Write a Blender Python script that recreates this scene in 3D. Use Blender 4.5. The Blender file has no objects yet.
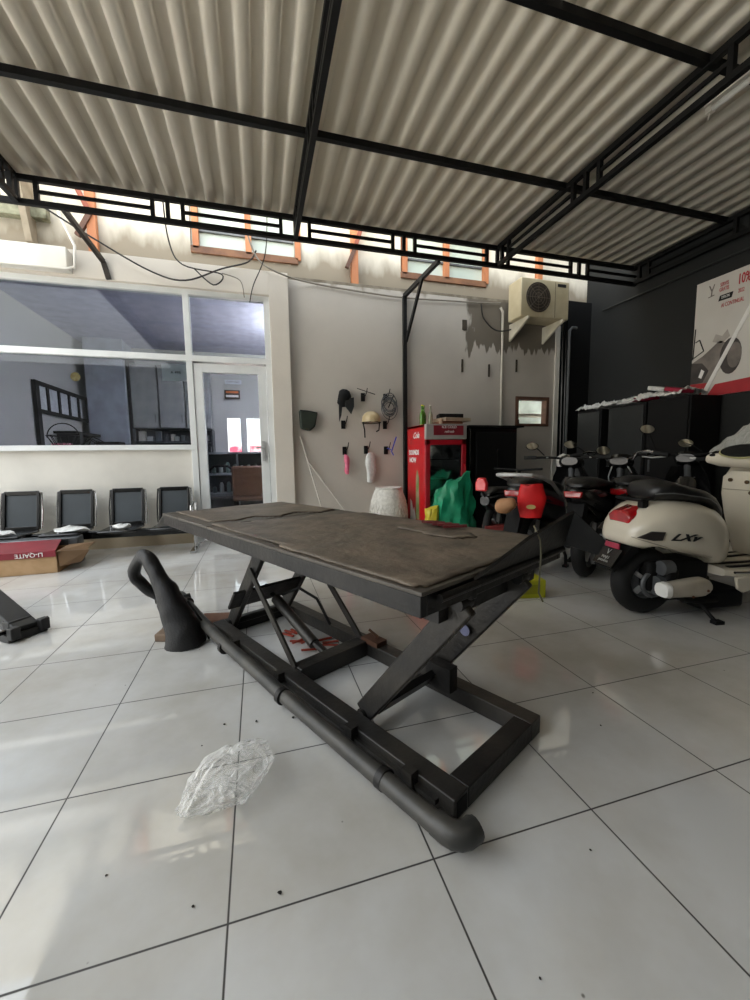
import bpy, bmesh, math, random
from mathutils import Vector, Matrix, noise as mnoise
random.seed(7)
V = Vector
COL = bpy.context.scene.collection
PI = math.pi

# ------------------------------------------------------------------ helpers
class MB:
    def __init__(s): s.v = []; s.f = []
    def add(s, vs, fs):
        o = len(s.v); s.v += [tuple(x) for x in vs]; s.f += [tuple(i + o for i in f) for f in fs]; return s
    def box(s, c, sz, R=None):
        vs = []
        for x in (-.5, .5):
            for y in (-.5, .5):
                for z in (-.5, .5):
                    p = V((x * sz[0], y * sz[1], z * sz[2]))
                    if R is not None: p = R @ p
                    vs.append(p + V(c))
        return s.add(vs, [(0, 1, 3, 2), (4, 6, 7, 5), (0, 4, 5, 1), (2, 3, 7, 6), (0, 2, 6, 4), (1, 5, 7, 3)])
    def bb(s, x0, x1, y0, y1, z0, z1):
        return s.box(((x0 + x1) / 2, (y0 + y1) / 2, (z0 + z1) / 2), (abs(x1 - x0), abs(y1 - y0), abs(z1 - z0)))
    def bar(s, p0, p1, w, h, up=(0, 0, 1)):
        p0 = V(p0); p1 = V(p1); d = (p1 - p0); L = d.length; d.normalize()
        side = d.cross(V(up))
        if side.length < 1e-4: side = d.cross(V((1, 0, 0)))
        side.normalize(); u = side.cross(d)
        R = Matrix((d, side, u)).transposed()
        return s.box((p0 + p1) / 2, (L, w, h), R)
    def tube(s, pts, r, n=10, cap=True, ey=1.0):
        pts = [V(p) for p in pts]; m = len(pts)
        rr = r if isinstance(r, (list, tuple)) else [r] * m
        prev = None; rings = []
        for i, p in enumerate(pts):
            if i == 0: t = pts[1] - pts[0]
            elif i == m - 1: t = pts[-1] - pts[-2]
            else: t = (pts[i + 1] - p).normalized() + (p - pts[i - 1]).normalized()
            t.normalize()
            if prev is None:
                a = t.cross(V((0, 0, 1)))
                if a.length < 1e-3: a = t.cross(V((1, 0, 0)))
            else: a = prev - t * prev.dot(t)
            a.normalize(); b = t.cross(a); prev = a
            rings.append([p + a * rr[i] * math.cos(2 * PI * k / n) + b * rr[i] * ey * math.sin(2 * PI * k / n) for k in range(n)])
        return s.loft(rings, cap)
    def loft(s, rings, cap=True, closed=False):
        n = len(rings[0]); vs = [p for r in rings for p in r]; fs = []
        m = len(rings)
        for i in range(m if closed else m - 1):
            j = (i + 1) % m
            for k in range(n):
                fs.append((i * n + k, i * n + (k + 1) % n, j * n + (k + 1) % n, j * n + k))
        if cap and not closed:
            fs.append(tuple(range(n))[::-1]); fs.append(tuple((m - 1) * n + k for k in range(n)))
        return s.add(vs, fs)
    def lathe(s, prof, c=(0, 0, 0), n=20, R=None, cap=True):
        rings = []
        for r, z in prof:
            ring = []
            for k in range(n):
                p = V((r * math.cos(2 * PI * k / n), r * math.sin(2 * PI * k / n), z))
                if R is not None: p = R @ p
                ring.append(p + V(c))
            rings.append(ring)
        return s.loft(rings, cap)
    def prism(s, poly, off):
        poly = [V(p) for p in poly]; off = V(off); n = len(poly)
        vs = poly + [p + off for p in poly]
        fs = [tuple(range(n))[::-1], tuple(range(n, 2 * n))]
        for i in range(n): fs.append((i, (i + 1) % n, n + (i + 1) % n, n + i))
        return s.add(vs, fs)
    def torus(s, c, R_, r, axis='y', n=32, m=12, w=1.0):
        rings = []
        for i in range(n):
            a = 2 * PI * i / n; ring = []
            for k in range(m):
                b = 2 * PI * k / m
                q = R_ + r * math.cos(b); t = r * w * math.sin(b)
                if axis == 'y': p = V((q * math.cos(a), t, q * math.sin(a)))
                elif axis == 'x': p = V((t, q * math.cos(a), q * math.sin(a)))
                else: p = V((q * math.cos(a), q * math.sin(a), t))
                ring.append(p + V(c))
            rings.append(ring)
        return s.loft(rings, False, True)
    def build(s, name, mat, parent=None, bevel=0, smooth=35, sub=0, label=None, weld=False):
        me = bpy.data.meshes.new(name); me.from_pydata(s.v, [], s.f); me.update()
        bm = bmesh.new(); bm.from_mesh(me)
        if weld: bmesh.ops.remove_doubles(bm, verts=bm.verts, dist=1e-4)
        bmesh.ops.recalc_face_normals(bm, faces=bm.faces); bm.to_mesh(me); bm.free()
        if smooth:
            me.polygons.foreach_set('use_smooth', [True] * len(me.polygons))
            me.set_sharp_from_angle(angle=math.radians(smooth))
        o = bpy.data.objects.new(name, me); COL.objects.link(o)
        me.materials.append(mat)
        if parent is not None: o.parent = parent
        if bevel:
            b = o.modifiers.new('bevel', 'BEVEL'); b.width = bevel; b.segments = 2; b.limit_method = 'ANGLE'; b.angle_limit = math.radians(40)
        if sub:
            b = o.modifiers.new('sub', 'SUBSURF'); b.levels = sub; b.render_levels = sub
        if label: o['label'] = label
        return o

def thing(name, label, cat, loc=(0, 0, 0), rz=0, group=None):
    o = bpy.data.objects.new(name, None); COL.objects.link(o); o.location = loc; o.rotation_euler = (0, 0, rz)
    o.empty_display_size = .1
    o['label'] = label; o['category'] = cat
    if group: o['group'] = group
    return o
def tag(o, label, cat, group=None, kind=None):
    o['label'] = label; o['category'] = cat
    if group: o['group'] = group
    if kind: o['kind'] = kind
    return o
def struct(o, label=None):
    o['kind'] = 'structure'
    if label: o['label'] = label
    return o
def sroot(name, label):
    o = bpy.data.objects.new(name, None); COL.objects.link(o); o['kind'] = 'structure'; o['label'] = label
    return o
def copy_tree(o, parent=None):
    c = o.copy(); COL.objects.link(c)
    if parent is not None: c.parent = parent
    for ch in list(o.children): copy_tree(ch, c)
    return c
def text(body, name, mat, M, size, parent=None, shear=0, ext=.0015, bold=0, align='CENTER'):
    cu = bpy.data.curves.new(name, 'FONT'); cu.body = body; cu.size = size; cu.extrude = ext; cu.shear = shear
    cu.offset = bold; cu.align_x = align; cu.align_y = 'CENTER'; cu.resolution_u = 3
    t = bpy.data.objects.new(name + '_src', cu); COL.objects.link(t)
    dg = bpy.context.evaluated_depsgraph_get()
    me = bpy.data.meshes.new_from_object(t.evaluated_get(dg))
    COL.objects.unlink(t); bpy.data.objects.remove(t)
    me.transform(M); me.materials.clear(); me.materials.append(mat)
    o = bpy.data.objects.new(name, me); COL.objects.link(o)
    if parent is not None: o.parent = parent
    return o
def frame(origin, xdir, ydir):
    x = V(xdir).normalized(); y = V(ydir).normalized(); z = x.cross(y)
    m = Matrix((x, y, z)).transposed().to_4x4(); m.translation = V(origin); return m
def crumple(o, amp, scale, seed=0, flat=True):
    for v in o.data.vertices:
        p = v.co * scale + V((seed, seed * .7, seed * 1.3))
        d = V((mnoise.noise(p), mnoise.noise(p + V((31, 7, 3))), mnoise.noise(p + V((5, 17, 43)))))
        v.co = v.co + d * amp
    o.data.update()

# ------------------------------------------------------------------ materials
def lin(c):
    return tuple((x / 12.92 if x <= .04045 else ((x + .055) / 1.055) ** 2.4) for x in c)
def hexc(h): return lin([int(h[i:i + 2], 16) / 255 for i in (0, 2, 4)])
MATS = {}
def mat(name, c, rough=.6, metal=0, c2=None, nscale=6, namt=.5, bump=0, bscale=40, spec=.5, trans=0, coat=0, stretch=(1, 1, 1), alpha=1, detail=5):
    if name in MATS: return MATS[name]
    m = bpy.data.materials.new(name); m.use_nodes = True; nt = m.node_tree; N = nt.nodes; L = nt.links
    b = N['Principled BSDF']
    c = hexc(c) if isinstance(c, str) else c
    b.inputs['Roughness'].default_value = rough; b.inputs['Metallic'].default_value = metal
    b.inputs['Specular IOR Level'].default_value = spec
    b.inputs['Transmission Weight'].default_value = trans; b.inputs['Coat Weight'].default_value = coat
    b.inputs['Alpha'].default_value = alpha
    tc = N.new('ShaderNodeTexCoord'); mp = N.new('ShaderNodeMapping'); mp.inputs['Scale'].default_value = stretch
    L.new(tc.outputs['Object'], mp.inputs['Vector'])
    nz = N.new('ShaderNodeTexNoise'); nz.inputs['Scale'].default_value = nscale; nz.inputs['Detail'].default_value = detail
    L.new(mp.outputs[0], nz.inputs['Vector'])
    c2 = hexc(c2) if isinstance(c2, str) else (c2 if c2 else tuple(x * .8 for x in c))
    r = N.new('ShaderNodeValToRGB'); r.color_ramp.elements[0].position = .5 - namt * .3; r.color_ramp.elements[1].position = .5 + namt * .3
    r.color_ramp.elements[0].color = (*c2, 1); r.color_ramp.elements[1].color = (*c, 1)
    L.new(nz.outputs['Fac'], r.inputs['Fac']); L.new(r.outputs['Color'], b.inputs['Base Color'])
    if bump:
        n2 = N.new('ShaderNodeTexNoise'); n2.inputs['Scale'].default_value = bscale; n2.inputs['Detail'].default_value = 6
        L.new(mp.outputs[0], n2.inputs['Vector'])
        bp = N.new('ShaderNodeBump'); bp.inputs['Strength'].default_value = bump; bp.inputs['Distance'].default_value = .01
        L.new(n2.outputs['Fac'], bp.inputs['Height']); L.new(bp.outputs[0], b.inputs['Normal'])
    MATS[name] = m; return m
def emit(name, c, s):
    m = bpy.data.materials.new(name); m.use_nodes = True; b = m.node_tree.nodes['Principled BSDF']
    b.inputs['Base Color'].default_value = (0, 0, 0, 1); b.inputs['Emission Color'].default_value = (*hexc(c), 1); b.inputs['Emission Strength'].default_value = s
    return m
def glass(name, tint, extra=0.0, rough=0.02):
    m = bpy.data.materials.new(name); m.use_nodes = True; nt = m.node_tree; N = nt.nodes; L = nt.links
    for n in list(N): N.remove(n)
    out = N.new('ShaderNodeOutputMaterial'); mx = N.new('ShaderNodeMixShader'); tr = N.new('ShaderNodeBsdfTransparent'); gl = N.new('ShaderNodeBsdfGlossy')
    fr = N.new('ShaderNodeFresnel'); fr.inputs['IOR'].default_value = 1.5; gl.inputs['Roughness'].default_value = rough
    ad = N.new('ShaderNodeMath'); ad.operation = 'MULTIPLY_ADD'; ad.inputs[1].default_value = .75; ad.inputs[2].default_value = extra
    L.new(fr.outputs[0], ad.inputs[0]); L.new(ad.outputs[0], mx.inputs[0])
    tr.inputs['Color'].default_value = (*hexc(tint), 1)
    L.new(tr.outputs[0], mx.inputs[1]); L.new(gl.outputs[0], mx.inputs[2]); L.new(mx.outputs[0], out.inputs[0])
    return m
def clearfilm(name, c, a):
    m = bpy.data.materials.new(name); m.use_nodes = True; nt = m.node_tree; N = nt.nodes; L = nt.links
    b = N['Principled BSDF']; out = N['Material Output']
    b.inputs['Base Color'].default_value = (*hexc(c), 1); b.inputs['Roughness'].default_value = .18; b.inputs['Specular IOR Level'].default_value = .9
    n1 = N.new('ShaderNodeTexNoise'); n1.inputs['Scale'].default_value = 11; n1.inputs['Detail'].default_value = 2; n1.inputs['Distortion'].default_value = 2.2; t1 = N.new('ShaderNodeTexCoord'); L.new(t1.outputs['Object'], n1.inputs[0])
    bp = N.new('ShaderNodeBump'); bp.inputs['Strength'].default_value = 1; bp.inputs['Distance'].default_value = .02; L.new(n1.outputs['Fac'], bp.inputs['Height']); L.new(bp.outputs[0], b.inputs['Normal'])
    tr = N.new('ShaderNodeBsdfTransparent'); mx = N.new('ShaderNodeMixShader')
    lw = N.new('ShaderNodeLayerWeight'); lw.inputs['Blend'].default_value = .35
    ma = N.new('ShaderNodeMath'); ma.operation = 'MULTIPLY_ADD'; ma.inputs[1].default_value = .75; ma.inputs[2].default_value = a
    L.new(bp.outputs[0], lw.inputs['Normal']); L.new(lw.outputs['Facing'], ma.inputs[0]); L.new(ma.outputs[0], mx.inputs[0]); L.new(tr.outputs[0], mx.inputs[1]); L.new(b.outputs[0], mx.inputs[2]); L.new(mx.outputs[0], out.inputs[0])
    return m

M_steel = mat('black_steel', '111111', .5, .0, '101010', 8, bump=.12, bscale=60)
M_roofsteel = mat('roof_steel', '0d0d0d', .6, .0, '080808', 8, spec=.25)
M_lift = mat('lift_steel', '232221', .42, .2, '3c3832', 5, .5, bump=.25, bscale=45)
M_liftdark = mat('lift_steel_dark', '141414', .45, .3, '2d2a27', 7, .6, bump=.2, bscale=50)
M_mat = mat('worn_rubber', '76695a', .5, 0, '41392f', 7, .75, bump=1.0, bscale=16, detail=10)
M_matedge = mat('deck_board', '5c554b', .5, 0, '403a33', 5, .6, bump=.3, bscale=25)
M_pipe = mat('pipe_pvc', '2f2f2d', .45, 0, '48453f', 9, .5, bump=.15, bscale=30)
M_cloth = mat('black_leather', '121212', .5, 0, '1a1919', 20, bump=.3, bscale=120)
M_white = mat('white_paint', 'e4e0d6', .5, 0, 'd8d2c6', 3)
M_wall = None
M_alu = mat('white_aluminium', 'e2e4e2', .35, 0, 'd6d8d6', 3)
M_orange = mat('orange_wood', 'cf8a5c', .55, 0, 'b06c44', 5, stretch=(1, 1, .3))
M_brownw = mat('brown_wood', '6b4a3a', .6, 0, '503628', 6)
M_black = mat('matte_black', '090909', .7, spec=.3)
M_blackg = mat('gloss_black', '070707', .25, 0, '050505', coat=.2)
M_darkgrey = mat('dark_grey_panel', '242626', .5, 0, '1e2020', 3)
M_rubber = mat('tyre_rubber', '0e0e0e', .75, bump=.2, bscale=80)
M_chrome = mat('chrome', 'd0d0d0', .12, 1, 'c4c4c4')
M_silver = mat('silver_paint', 'c8c8c6', .35, .2, 'a8a8a6')
M_cream = mat('cream_body', 'd3cbba', .22, 0, 'cdc5b3', 2, coat=.5)
M_seat = mat('seat_vinyl', '121213', .38, 0, '151515', 8, bump=.15, bscale=90)
M_red = mat('red_plastic', 'c4141c', .3, 0, 'a81018', coat=.2)
M_redlens = mat('red_lens', 'b01018', .12, 0, '8a0a10', 20, coat=.8)
M_fridge = mat('fridge_red', 'd01420', .3, 0, 'c01018', 2, coat=.2)
M_green = mat('green_sack', '1c9a70', .45, 0, '148058', 8, bump=.2, bscale=60)
M_yellow = mat('yellow_plastic', 'd8c83c', .4)
M_card = mat('cardboard', 'b3926c', .8, 0, 'a08058', 7, bump=.1)
M_card2 = mat('cardboard_dark', '7a5f42', .8, 0, '6b5238', 7, bump=.1)
M_maroon = mat('maroon_print', '8a2230', .45, 0, '741a26', 4)
M_paper = mat('paper', 'eceae4', .7, 0, 'e0ded8')
M_pink = mat('pink_plastic', 'ea7a96', .4, 0, 'd86482', 20)
M_wtext = mat('white_print', 'f2f0ec', .6, 0, 'ecebe6')
M_rtext = mat('red_print', 'c02a34', .6)
M_btext = mat('black_print', '1a1a1a', .6)
M_wplastic = mat('white_film', 'e4e4e0', .3, 0, 'd0d0cc', 30)
M_grey = mat('grey_metal', '6e7072', .4, .4, '5a5c5e', 6)
M_seatmesh = mat('bench_mesh', '3c4246', .4, .2, '34393c', 3)
M_glass = glass('window_glass', 'dde3e8', .0)
M_fglass = glass('fridge_glass', 'e2e8ec', .22)
M_ac = mat('ac_beige', 'c9bd9d', .5, 0, 'b8ab8a', 4)
M_acdark = mat('ac_fan_dark', '3a3128', .6, 0, '2c251e', 6)
M_straw = mat('white_rattan', 'dcd9d0', .6, 0, 'c4c0b6', 30)
M_bottle = mat('green_bottle_glass', '7ab83a', .1, 0, '5a9a2a', trans=.5, coat=.4)
M_ygreen = mat('lime_box', 'a8a818', .55, 0, '98980c', 4)
M_film = clearfilm('clear_bag_film', 'fafaf6', .07)
M_film2 = clearfilm('dusty_film', 'c6c6c0', .35)

def floor_mat():
    m = bpy.data.materials.new('white_floor_tile'); m.use_nodes = True; nt = m.node_tree; N = nt.nodes; L = nt.links
    b = N['Principled BSDF']; tc = N.new('ShaderNodeTexCoord'); sp = N.new('ShaderNodeSeparateXYZ'); L.new(tc.outputs['Object'], sp.inputs[0])
    def math_(op, a, bb=None, c=None):
        n = N.new('ShaderNodeMath'); n.operation = op
        for i, x in enumerate((a, bb, c)):
            if x is None: continue
            if isinstance(x, (int, float)): n.inputs[i].default_value = x
            else: L.new(x, n.inputs[i])
        return n.outputs[0]
    ds = []; ids = []
    for ax in (0, 1):
        t = math_('DIVIDE', sp.outputs[ax], .5)
        fr = math_('FRACT', math_('ADD', t, 40.5)); ds.append(math_('ABSOLUTE', math_('SUBTRACT', fr, .5)))
        ids.append(math_('FLOOR', math_('ADD', t, 40)))
    d = math_('MINIMUM', ds[0], ds[1])
    g = N.new('ShaderNodeMapRange'); L.new(d, g.inputs[0]); g.inputs[1].default_value = .0032; g.inputs[2].default_value = .0062; g.inputs[3].default_value = 1; g.inputs[4].default_value = 0
    wn = N.new('ShaderNodeTexWhiteNoise'); cb = N.new('ShaderNodeCombineXYZ'); L.new(ids[0], cb.inputs[0]); L.new(ids[1], cb.inputs[1]); L.new(cb.outputs[0], wn.inputs['Vector'])
    nz = N.new('ShaderNodeTexNoise'); nz.inputs['Scale'].default_value = 1.1; nz.inputs['Detail'].default_value = 6; nz.inputs['Roughness'].default_value = .6; L.new(tc.outputs['Object'], nz.inputs['Vector'])
    r = N.new('ShaderNodeValToRGB'); r.color_ramp.elements[0].position = .35; r.color_ramp.elements[1].position = .62
    r.color_ramp.elements[0].color = (*hexc('b8b4ab'), 1); r.color_ramp.elements[1].color = (*hexc('d2d2d0'), 1); L.new(nz.outputs['Fac'], r.inputs[0])
    # fine specks of dirt
    vo = N.new('ShaderNodeTexVoronoi'); vo.inputs['Scale'].default_value = 6.5; L.new(tc.outputs['Object'], vo.inputs['Vector'])
    sk = N.new('ShaderNodeMapRange'); L.new(vo.outputs['Distance'], sk.inputs[0]); sk.inputs[1].default_value = .012; sk.inputs[2].default_value = .03; sk.inputs[3].default_value = .75; sk.inputs[4].default_value = 0
    mm = math_('MAXIMUM', g.outputs[0], sk.outputs[0])
    mx = N.new('ShaderNodeMix'); mx.data_type = 'RGBA'; L.new(mm, mx.inputs['Factor']); L.new(r.outputs[0], mx.inputs['A']); mx.inputs['B'].default_value = (*hexc('2c2926'), 1)
    L.new(mx.outputs['Result'], b.inputs['Base Color'])
    n3 = N.new('ShaderNodeTexNoise'); n3.inputs['Scale'].default_value = 2.3; n3.inputs['Detail'].default_value = 4; L.new(tc.outputs['Object'], n3.inputs['Vector'])
    rr = N.new('ShaderNodeMapRange'); L.new(n3.outputs['Fac'], rr.inputs[0]); rr.inputs[1].default_value = .48; rr.inputs[2].default_value = .56; rr.inputs[3].default_value = .03; rr.inputs[4].default_value = .085
    ra = math_('MAXIMUM', rr.outputs[0], math_('MULTIPLY', g.outputs[0], .6)); L.new(ra, b.inputs['Roughness'])
    b.inputs['Specular IOR Level'].default_value = 1.0
    bp = N.new('ShaderNodeBump'); bp.inputs['Strength'].default_value = .25; bp.inputs['Distance'].default_value = .002; bp.invert = True; L.new(g.outputs[0], bp.inputs['Height']); L.new(bp.outputs[0], b.inputs['Normal'])
    return m
def wall_mat(name, base, stain, zlo=None, zhi=None, patch=False, grime=.5):
    """painted plaster; optional dirty band between two heights and an unpainted cement patch"""
    m = bpy.data.materials.new(name); m.use_nodes = True; nt = m.node_tree; N = nt.nodes; L = nt.links
    b = N['Principled BSDF']; b.inputs['Roughness'].default_value = .75; tc = N.new('ShaderNodeTexCoord')
    nz = N.new('ShaderNodeTexNoise'); nz.inputs['Scale'].default_value = 1.6; nz.inputs['Detail'].default_value = 8; L.new(tc.outputs['Object'], nz.inputs[0])
    r = N.new('ShaderNodeValToRGB'); r.color_ramp.elements[0].position = .3; r.color_ramp.elements[1].position = .6
    bc = hexc(base); r.color_ramp.elements[1].color = (*bc, 1); r.color_ramp.elements[0].color = (*[x * (1 - .3 * grime) for x in bc], 1); L.new(nz.outputs['Fac'], r.inputs[0])
    col = r.outputs[0]
    sp = N.new('ShaderNodeSeparateXYZ'); L.new(tc.outputs['Object'], sp.inputs[0])
    n2 = N.new('ShaderNodeTexNoise'); n2.inputs['Scale'].default_value = 3.5; n2.inputs['Detail'].default_value = 6
    mp = N.new('ShaderNodeMapping'); mp.inputs['Scale'].default_value = (1.6, 1, .45); L.new(tc.outputs['Object'], mp.inputs[0]); L.new(mp.outputs[0], n2.inputs[0])
    def mr(x, a, bb, c, d):
        n = N.new('ShaderNodeMapRange'); L.new(x, n.inputs[0]); n.inputs[1].default_value = a; n.inputs[2].default_value = bb; n.inputs[3].default_value = c; n.inputs[4].default_value = d; return n.outputs[0]
    def mt(op, a, c):
        n = N.new('ShaderNodeMath'); n.operation = op
        for i, x in enumerate((a, c)):
            if isinstance(x, (int, float)): n.inputs[i].default_value = x
            else: L.new(x, n.inputs[i])
        return n.outputs[0]
    def mix(f, cc, A):
        x = N.new('ShaderNodeMix'); x.data_type = 'RGBA'; L.new(f, x.inputs['Factor']); L.new(A, x.inputs['A']); x.inputs['B'].default_value = (*hexc(cc), 1); return x.outputs['Result']
    if zlo is not None:
        zz = mt('ADD', sp.outputs[2], mt('MULTIPLY', mt('SUBTRACT', n2.outputs['Fac'], .5), .5))
        band = mt('MULTIPLY', mr(zz, zlo - .05, zlo + .03, 0, 1), mr(zz, zhi - .12, zhi + .12, 1, 0))
        col = mix(mt('MULTIPLY', band, .85), stain, col)
    if patch:
        jag = mt('MULTIPLY', mt('SUBTRACT', n2.outputs['Fac'], .5), 1.3)
        n4 = N.new('ShaderNodeTexNoise'); n4.inputs['Scale'].default_value = 9; m4 = N.new('ShaderNodeMapping'); m4.inputs['Scale'].default_value = (1.5, 1, .12); L.new(tc.outputs['Object'], m4.inputs[0]); L.new(m4.outputs[0], n4.inputs[0])
        drip = mt('MULTIPLY', mt('SUBTRACT', n4.outputs['Fac'], .5), .55)
        fx = mr(mt('ADD', sp.outputs[0], mt('MULTIPLY', jag, .5)), 3.12, 3.16, 0, 1)
        fz = mr(mt('ADD', mt('ADD', sp.outputs[2], drip), mt('MULTIPLY', jag, .3)), 2.58, 2.61, 0, 1)
        col = mix(mt('MULTIPLY', mt('MULTIPLY', fx, fz), .95), '6b6356', col)
    L.new(col, b.inputs['Base Color'])
    bp = N.new('ShaderNodeBump'); bp.inputs['Strength'].default_value = .15; bp.inputs['Distance'].default_value = .01; n5 = N.new('ShaderNodeTexNoise'); n5.inputs['Scale'].default_value = 30; L.new(tc.outputs['Object'], n5.inputs[0]); L.new(n5.outputs['Fac'], bp.inputs['Height']); L.new(bp.outputs[0], b.inputs['Normal'])
    return m
M_floor = floor_mat()
M_backwall = wall_mat('cream_plaster', 'c6bfb4', '8a7f70', 3.3, 3.5, True, .35)
M_upper = wall_mat('upper_plaster', 'e2dccc', '8a7d68', 3.1, 3.62, False, .5)
M_pil = wall_mat('pilaster_plaster', 'dbd3c6', '8a7f70', None, None, False, .3)
M_parapet = wall_mat('parapet_plaster', 'dcd8ce', '8a7f70', None, None, False, .5)
M_plinth = wall_mat('plinth_plaster', 'bfae92', '8a7f70', None, None, False, .8)
M_dark = wall_mat('charcoal_plaster', '171918', '1a1b1a', None, None, False, .4)
M_officewall = wall_mat('office_grey_wall', 'a9a9a6', '808080', None, None, False, .1)
M_sheet = mat('roof_sheet', 'd6d0c2', .45, 0, 'bcb5a6', 1.5, .8, stretch=(1, .25, 1))
def add_translucent(m, f, c):
    nt = m.node_tree; N = nt.nodes; L = nt.links; out = N['Material Output']; b = N['Principled BSDF']
    t = N.new('ShaderNodeBsdfTranslucent'); t.inputs['Color'].default_value = (*hexc(c), 1); x = N.new('ShaderNodeMixShader'); x.inputs[0].default_value = f
    L.new(b.outputs[0], x.inputs[1]); L.new(t.outputs[0], x.inputs[2]); L.new(x.outputs[0], out.inputs[0])
add_translucent(M_sheet, .055, 'e8e0cc')
M_sky = None

# ------------------------------------------------------------------ setting
WY = 4.55            # plane of the workshop's back wall
XR = 5.29            # right wall
def setting():
    struct(MB().bb(-14, 5.5, -9, 9, -.12, 0).build('floor', M_floor, smooth=0), 'glossy white tiled floor')
    struct(MB().bb(-60, 60, -60, 60, -.3, -.125).build('trim_1', mat('yard_concrete', '9a958c', .9, 0, '88837a', 1), smooth=0), 'concrete yard outside')
    # back wall right of the pilaster, with the hole for the small window
    w = MB()
    hx0, hx1, hz0, hz1 = 3.93, 4.53, 1.47, 1.92
    w.bb(.5, hx0, WY, WY + .15, 0, 3.27); w.bb(hx1, 4.62, WY, WY + .15, 0, 3.27)
    w.bb(hx0, hx1, WY, WY + .15, 0, hz0); w.bb(hx0, hx1, WY, WY + .15, hz1, 3.27)
    struct(w.build('wall_back', M_backwall, smooth=0), 'cream plaster back wall')
    struct(MB().bb(4.62, 4.7, WY - .02, WY + .15, 0, 3.0).build('trim_2', M_white, smooth=0), 'white edge strip where cream wall ends')
    struct(MB().bb(4.7, XR, WY + .0, WY + .15, 0, 3.4).build('wall_back_dark', M_black, smooth=0), 'black end of the back wall')
    # upper wall with the clerestory windows
    u = MB(); z0, z1 = 3.2, 5.5; y0, y1 = 4.66, 4.82  # top carried up out of view to stop a streak of sun
    wins = [(-1.98, -1.1, 3.62, 4.2), (-.55, .72, 3.55, 4.2), (2.12, 3.45, 3.54, 4.2)]
    u.bb(-8, XR, y0, y1, z0, 3.5); u.bb(-8, XR, y0, y1, 4.2, z1)
    xs = [-8]; 
    for a, b, c, d in wins[1:]: xs += [a, b]
    xs.append(XR)
    for i in range(0, len(xs), 2): u.bb(xs[i], xs[i + 1], y0, y1, 3.5, 4.2)
    for a, b, c, d in wins[1:]: u.bb(a, b, y0, y1, 3.5, c)
    struct(u.build('wall_upper', M_upper, smooth=0), 'upper wall above the glass front')
    for i, (a, b, c, d) in enumerate(wins[1:]):
        r = sroot('window_%d' % (i + 2), 'upper window with orange wooden frame')
        f = MB()
        for x in (a + .06, (a + b) / 2 + .03, b + .0): f.bb(x - .036, x + .036, y0 - .03, y0 + .05, c, d)
        f.bb(a, b, y0 - .028, y0 + .05, d - .07, d)
        f.build('window_frame', M_orange, r, bevel=.004)
        MB().bb(a, b, y0 - .03, y0 + .05, c - .05, c + .03).build('window_sill', mat('sill_brown', '8e6446', .6, 0, '6e4c38', 6), r, bevel=.004)
        p = MB(); p.bb(a, b, y0 + .055, y0 + .065, c, d); p.build('pane', mat('milky_louvre_glass', 'cfdcd0', .15, 0, 'c2d0c6', 2, coat=.5), r)
        p = MB(); p.bb(a + .05, b - .05, y0 + .02, y0 + .05, c + .22, c + .245); p.build('window_bar', M_grey, r)
    # right wall and its unseen raised continuation
    struct(MB().bb(XR, XR + .15, -5, WY + .15, 0, 3.75).build('wall_right', M_dark, smooth=0), 'charcoal right wall')
    struct(MB().bb(XR, XR + .15, -5, 6, 3.75, 8.5).build('trim_3', M_dark, smooth=0), 'unseen charcoal wall top raised to shade the right roof bays')  # unseen height added so the right roof bays fall into shade
    struct(MB().bb(-9, XR, -3.75, -3.6, 0, 3.75).build('wall_light_blocker', M_dark, smooth=0), 'unseen dark wall added behind the viewer to block light')  # added out of view: shades the right side and darkens glass reflections
    # glass office front: plinth, parapet, pilaster, header
    PX = .56
    struct(MB().bb(-8, -.66, WY - .06, WY + .1, 0, .17).build('baseboard_office', M_plinth, smooth=0), 'dirty beige plinth under the office front')
    struct(MB().bb(-8, -.66, WY - .0, WY + .1, .17, 1.17).build('wall_parapet', M_parapet, smooth=0), 'white plastered wall below the office windows')
    struct(MB().bb(.33, PX, WY - .1, WY + .2, 0, 3.3).build('trim_4', M_pil, bevel=.004), 'cream pilaster beside the office door')
    struct(MB().bb(-8, .33, WY - .1, WY + .2, 3.02, 3.3).build('trim_5', M_pil, bevel=.004), 'cream lintel above the office windows')
    r = sroot('window_1', 'white framed glass front of the office')
    f = MB(); fy0, fy1 = WY - .05, WY + .05
    f.bb(-8, .33, fy0, fy1, 2.96, 3.03)           # head
    f.bb(-8, .33, fy0 - .005, fy1, 2.2, 2.27)     # transom
    f.bb(-8, -.59, fy0 - .01, fy1, 1.15, 1.21)    # sill
    f.bb(-.66, -.59, fy0 - .003, fy1 + .003, 0, 2.98)         # mullion
    f.bb(-3.4, -3.33, fy0 - .003, fy1 + .003, 1.2, 2.98); f.bb(.26, .33, fy0 - .003, fy1 + .003, 0, 3.0)
    f.build('window_frame', M_alu, r, bevel=.004)
    MB().bb(-8, -.62, WY - .004, WY + .004, 1.2, 2.98).build('pane', M_glass, r)
    MB().bb(-.6, .3, WY - .004, WY + .004, 2.26, 2.98).build('transom_pane', M_glass, r)
    d = sroot('door_1', 'white framed glass door of the office')
    f = MB(); dx0, dx1 = -.585, .255
    f.bb(dx0, dx0 + .1, fy0 + .01, fy1 - .01, .03, 2.18); f.bb(dx1 - .1, dx1, fy0 + .01, fy1 - .01, .03, 2.18)
    f.bb(dx0, dx1, fy0 + .012, fy1 - .012, 2.08, 2.18); f.bb(dx0, dx1, fy0 + .012, fy1 - .012, .03, .18)
    f.build('door_frame', M_alu, d, bevel=.004)
    MB().bb(dx0 + .09, dx1 - .09, WY - .004, WY + .004, .15, 2.1).build('pane', M_glass, d)
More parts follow.
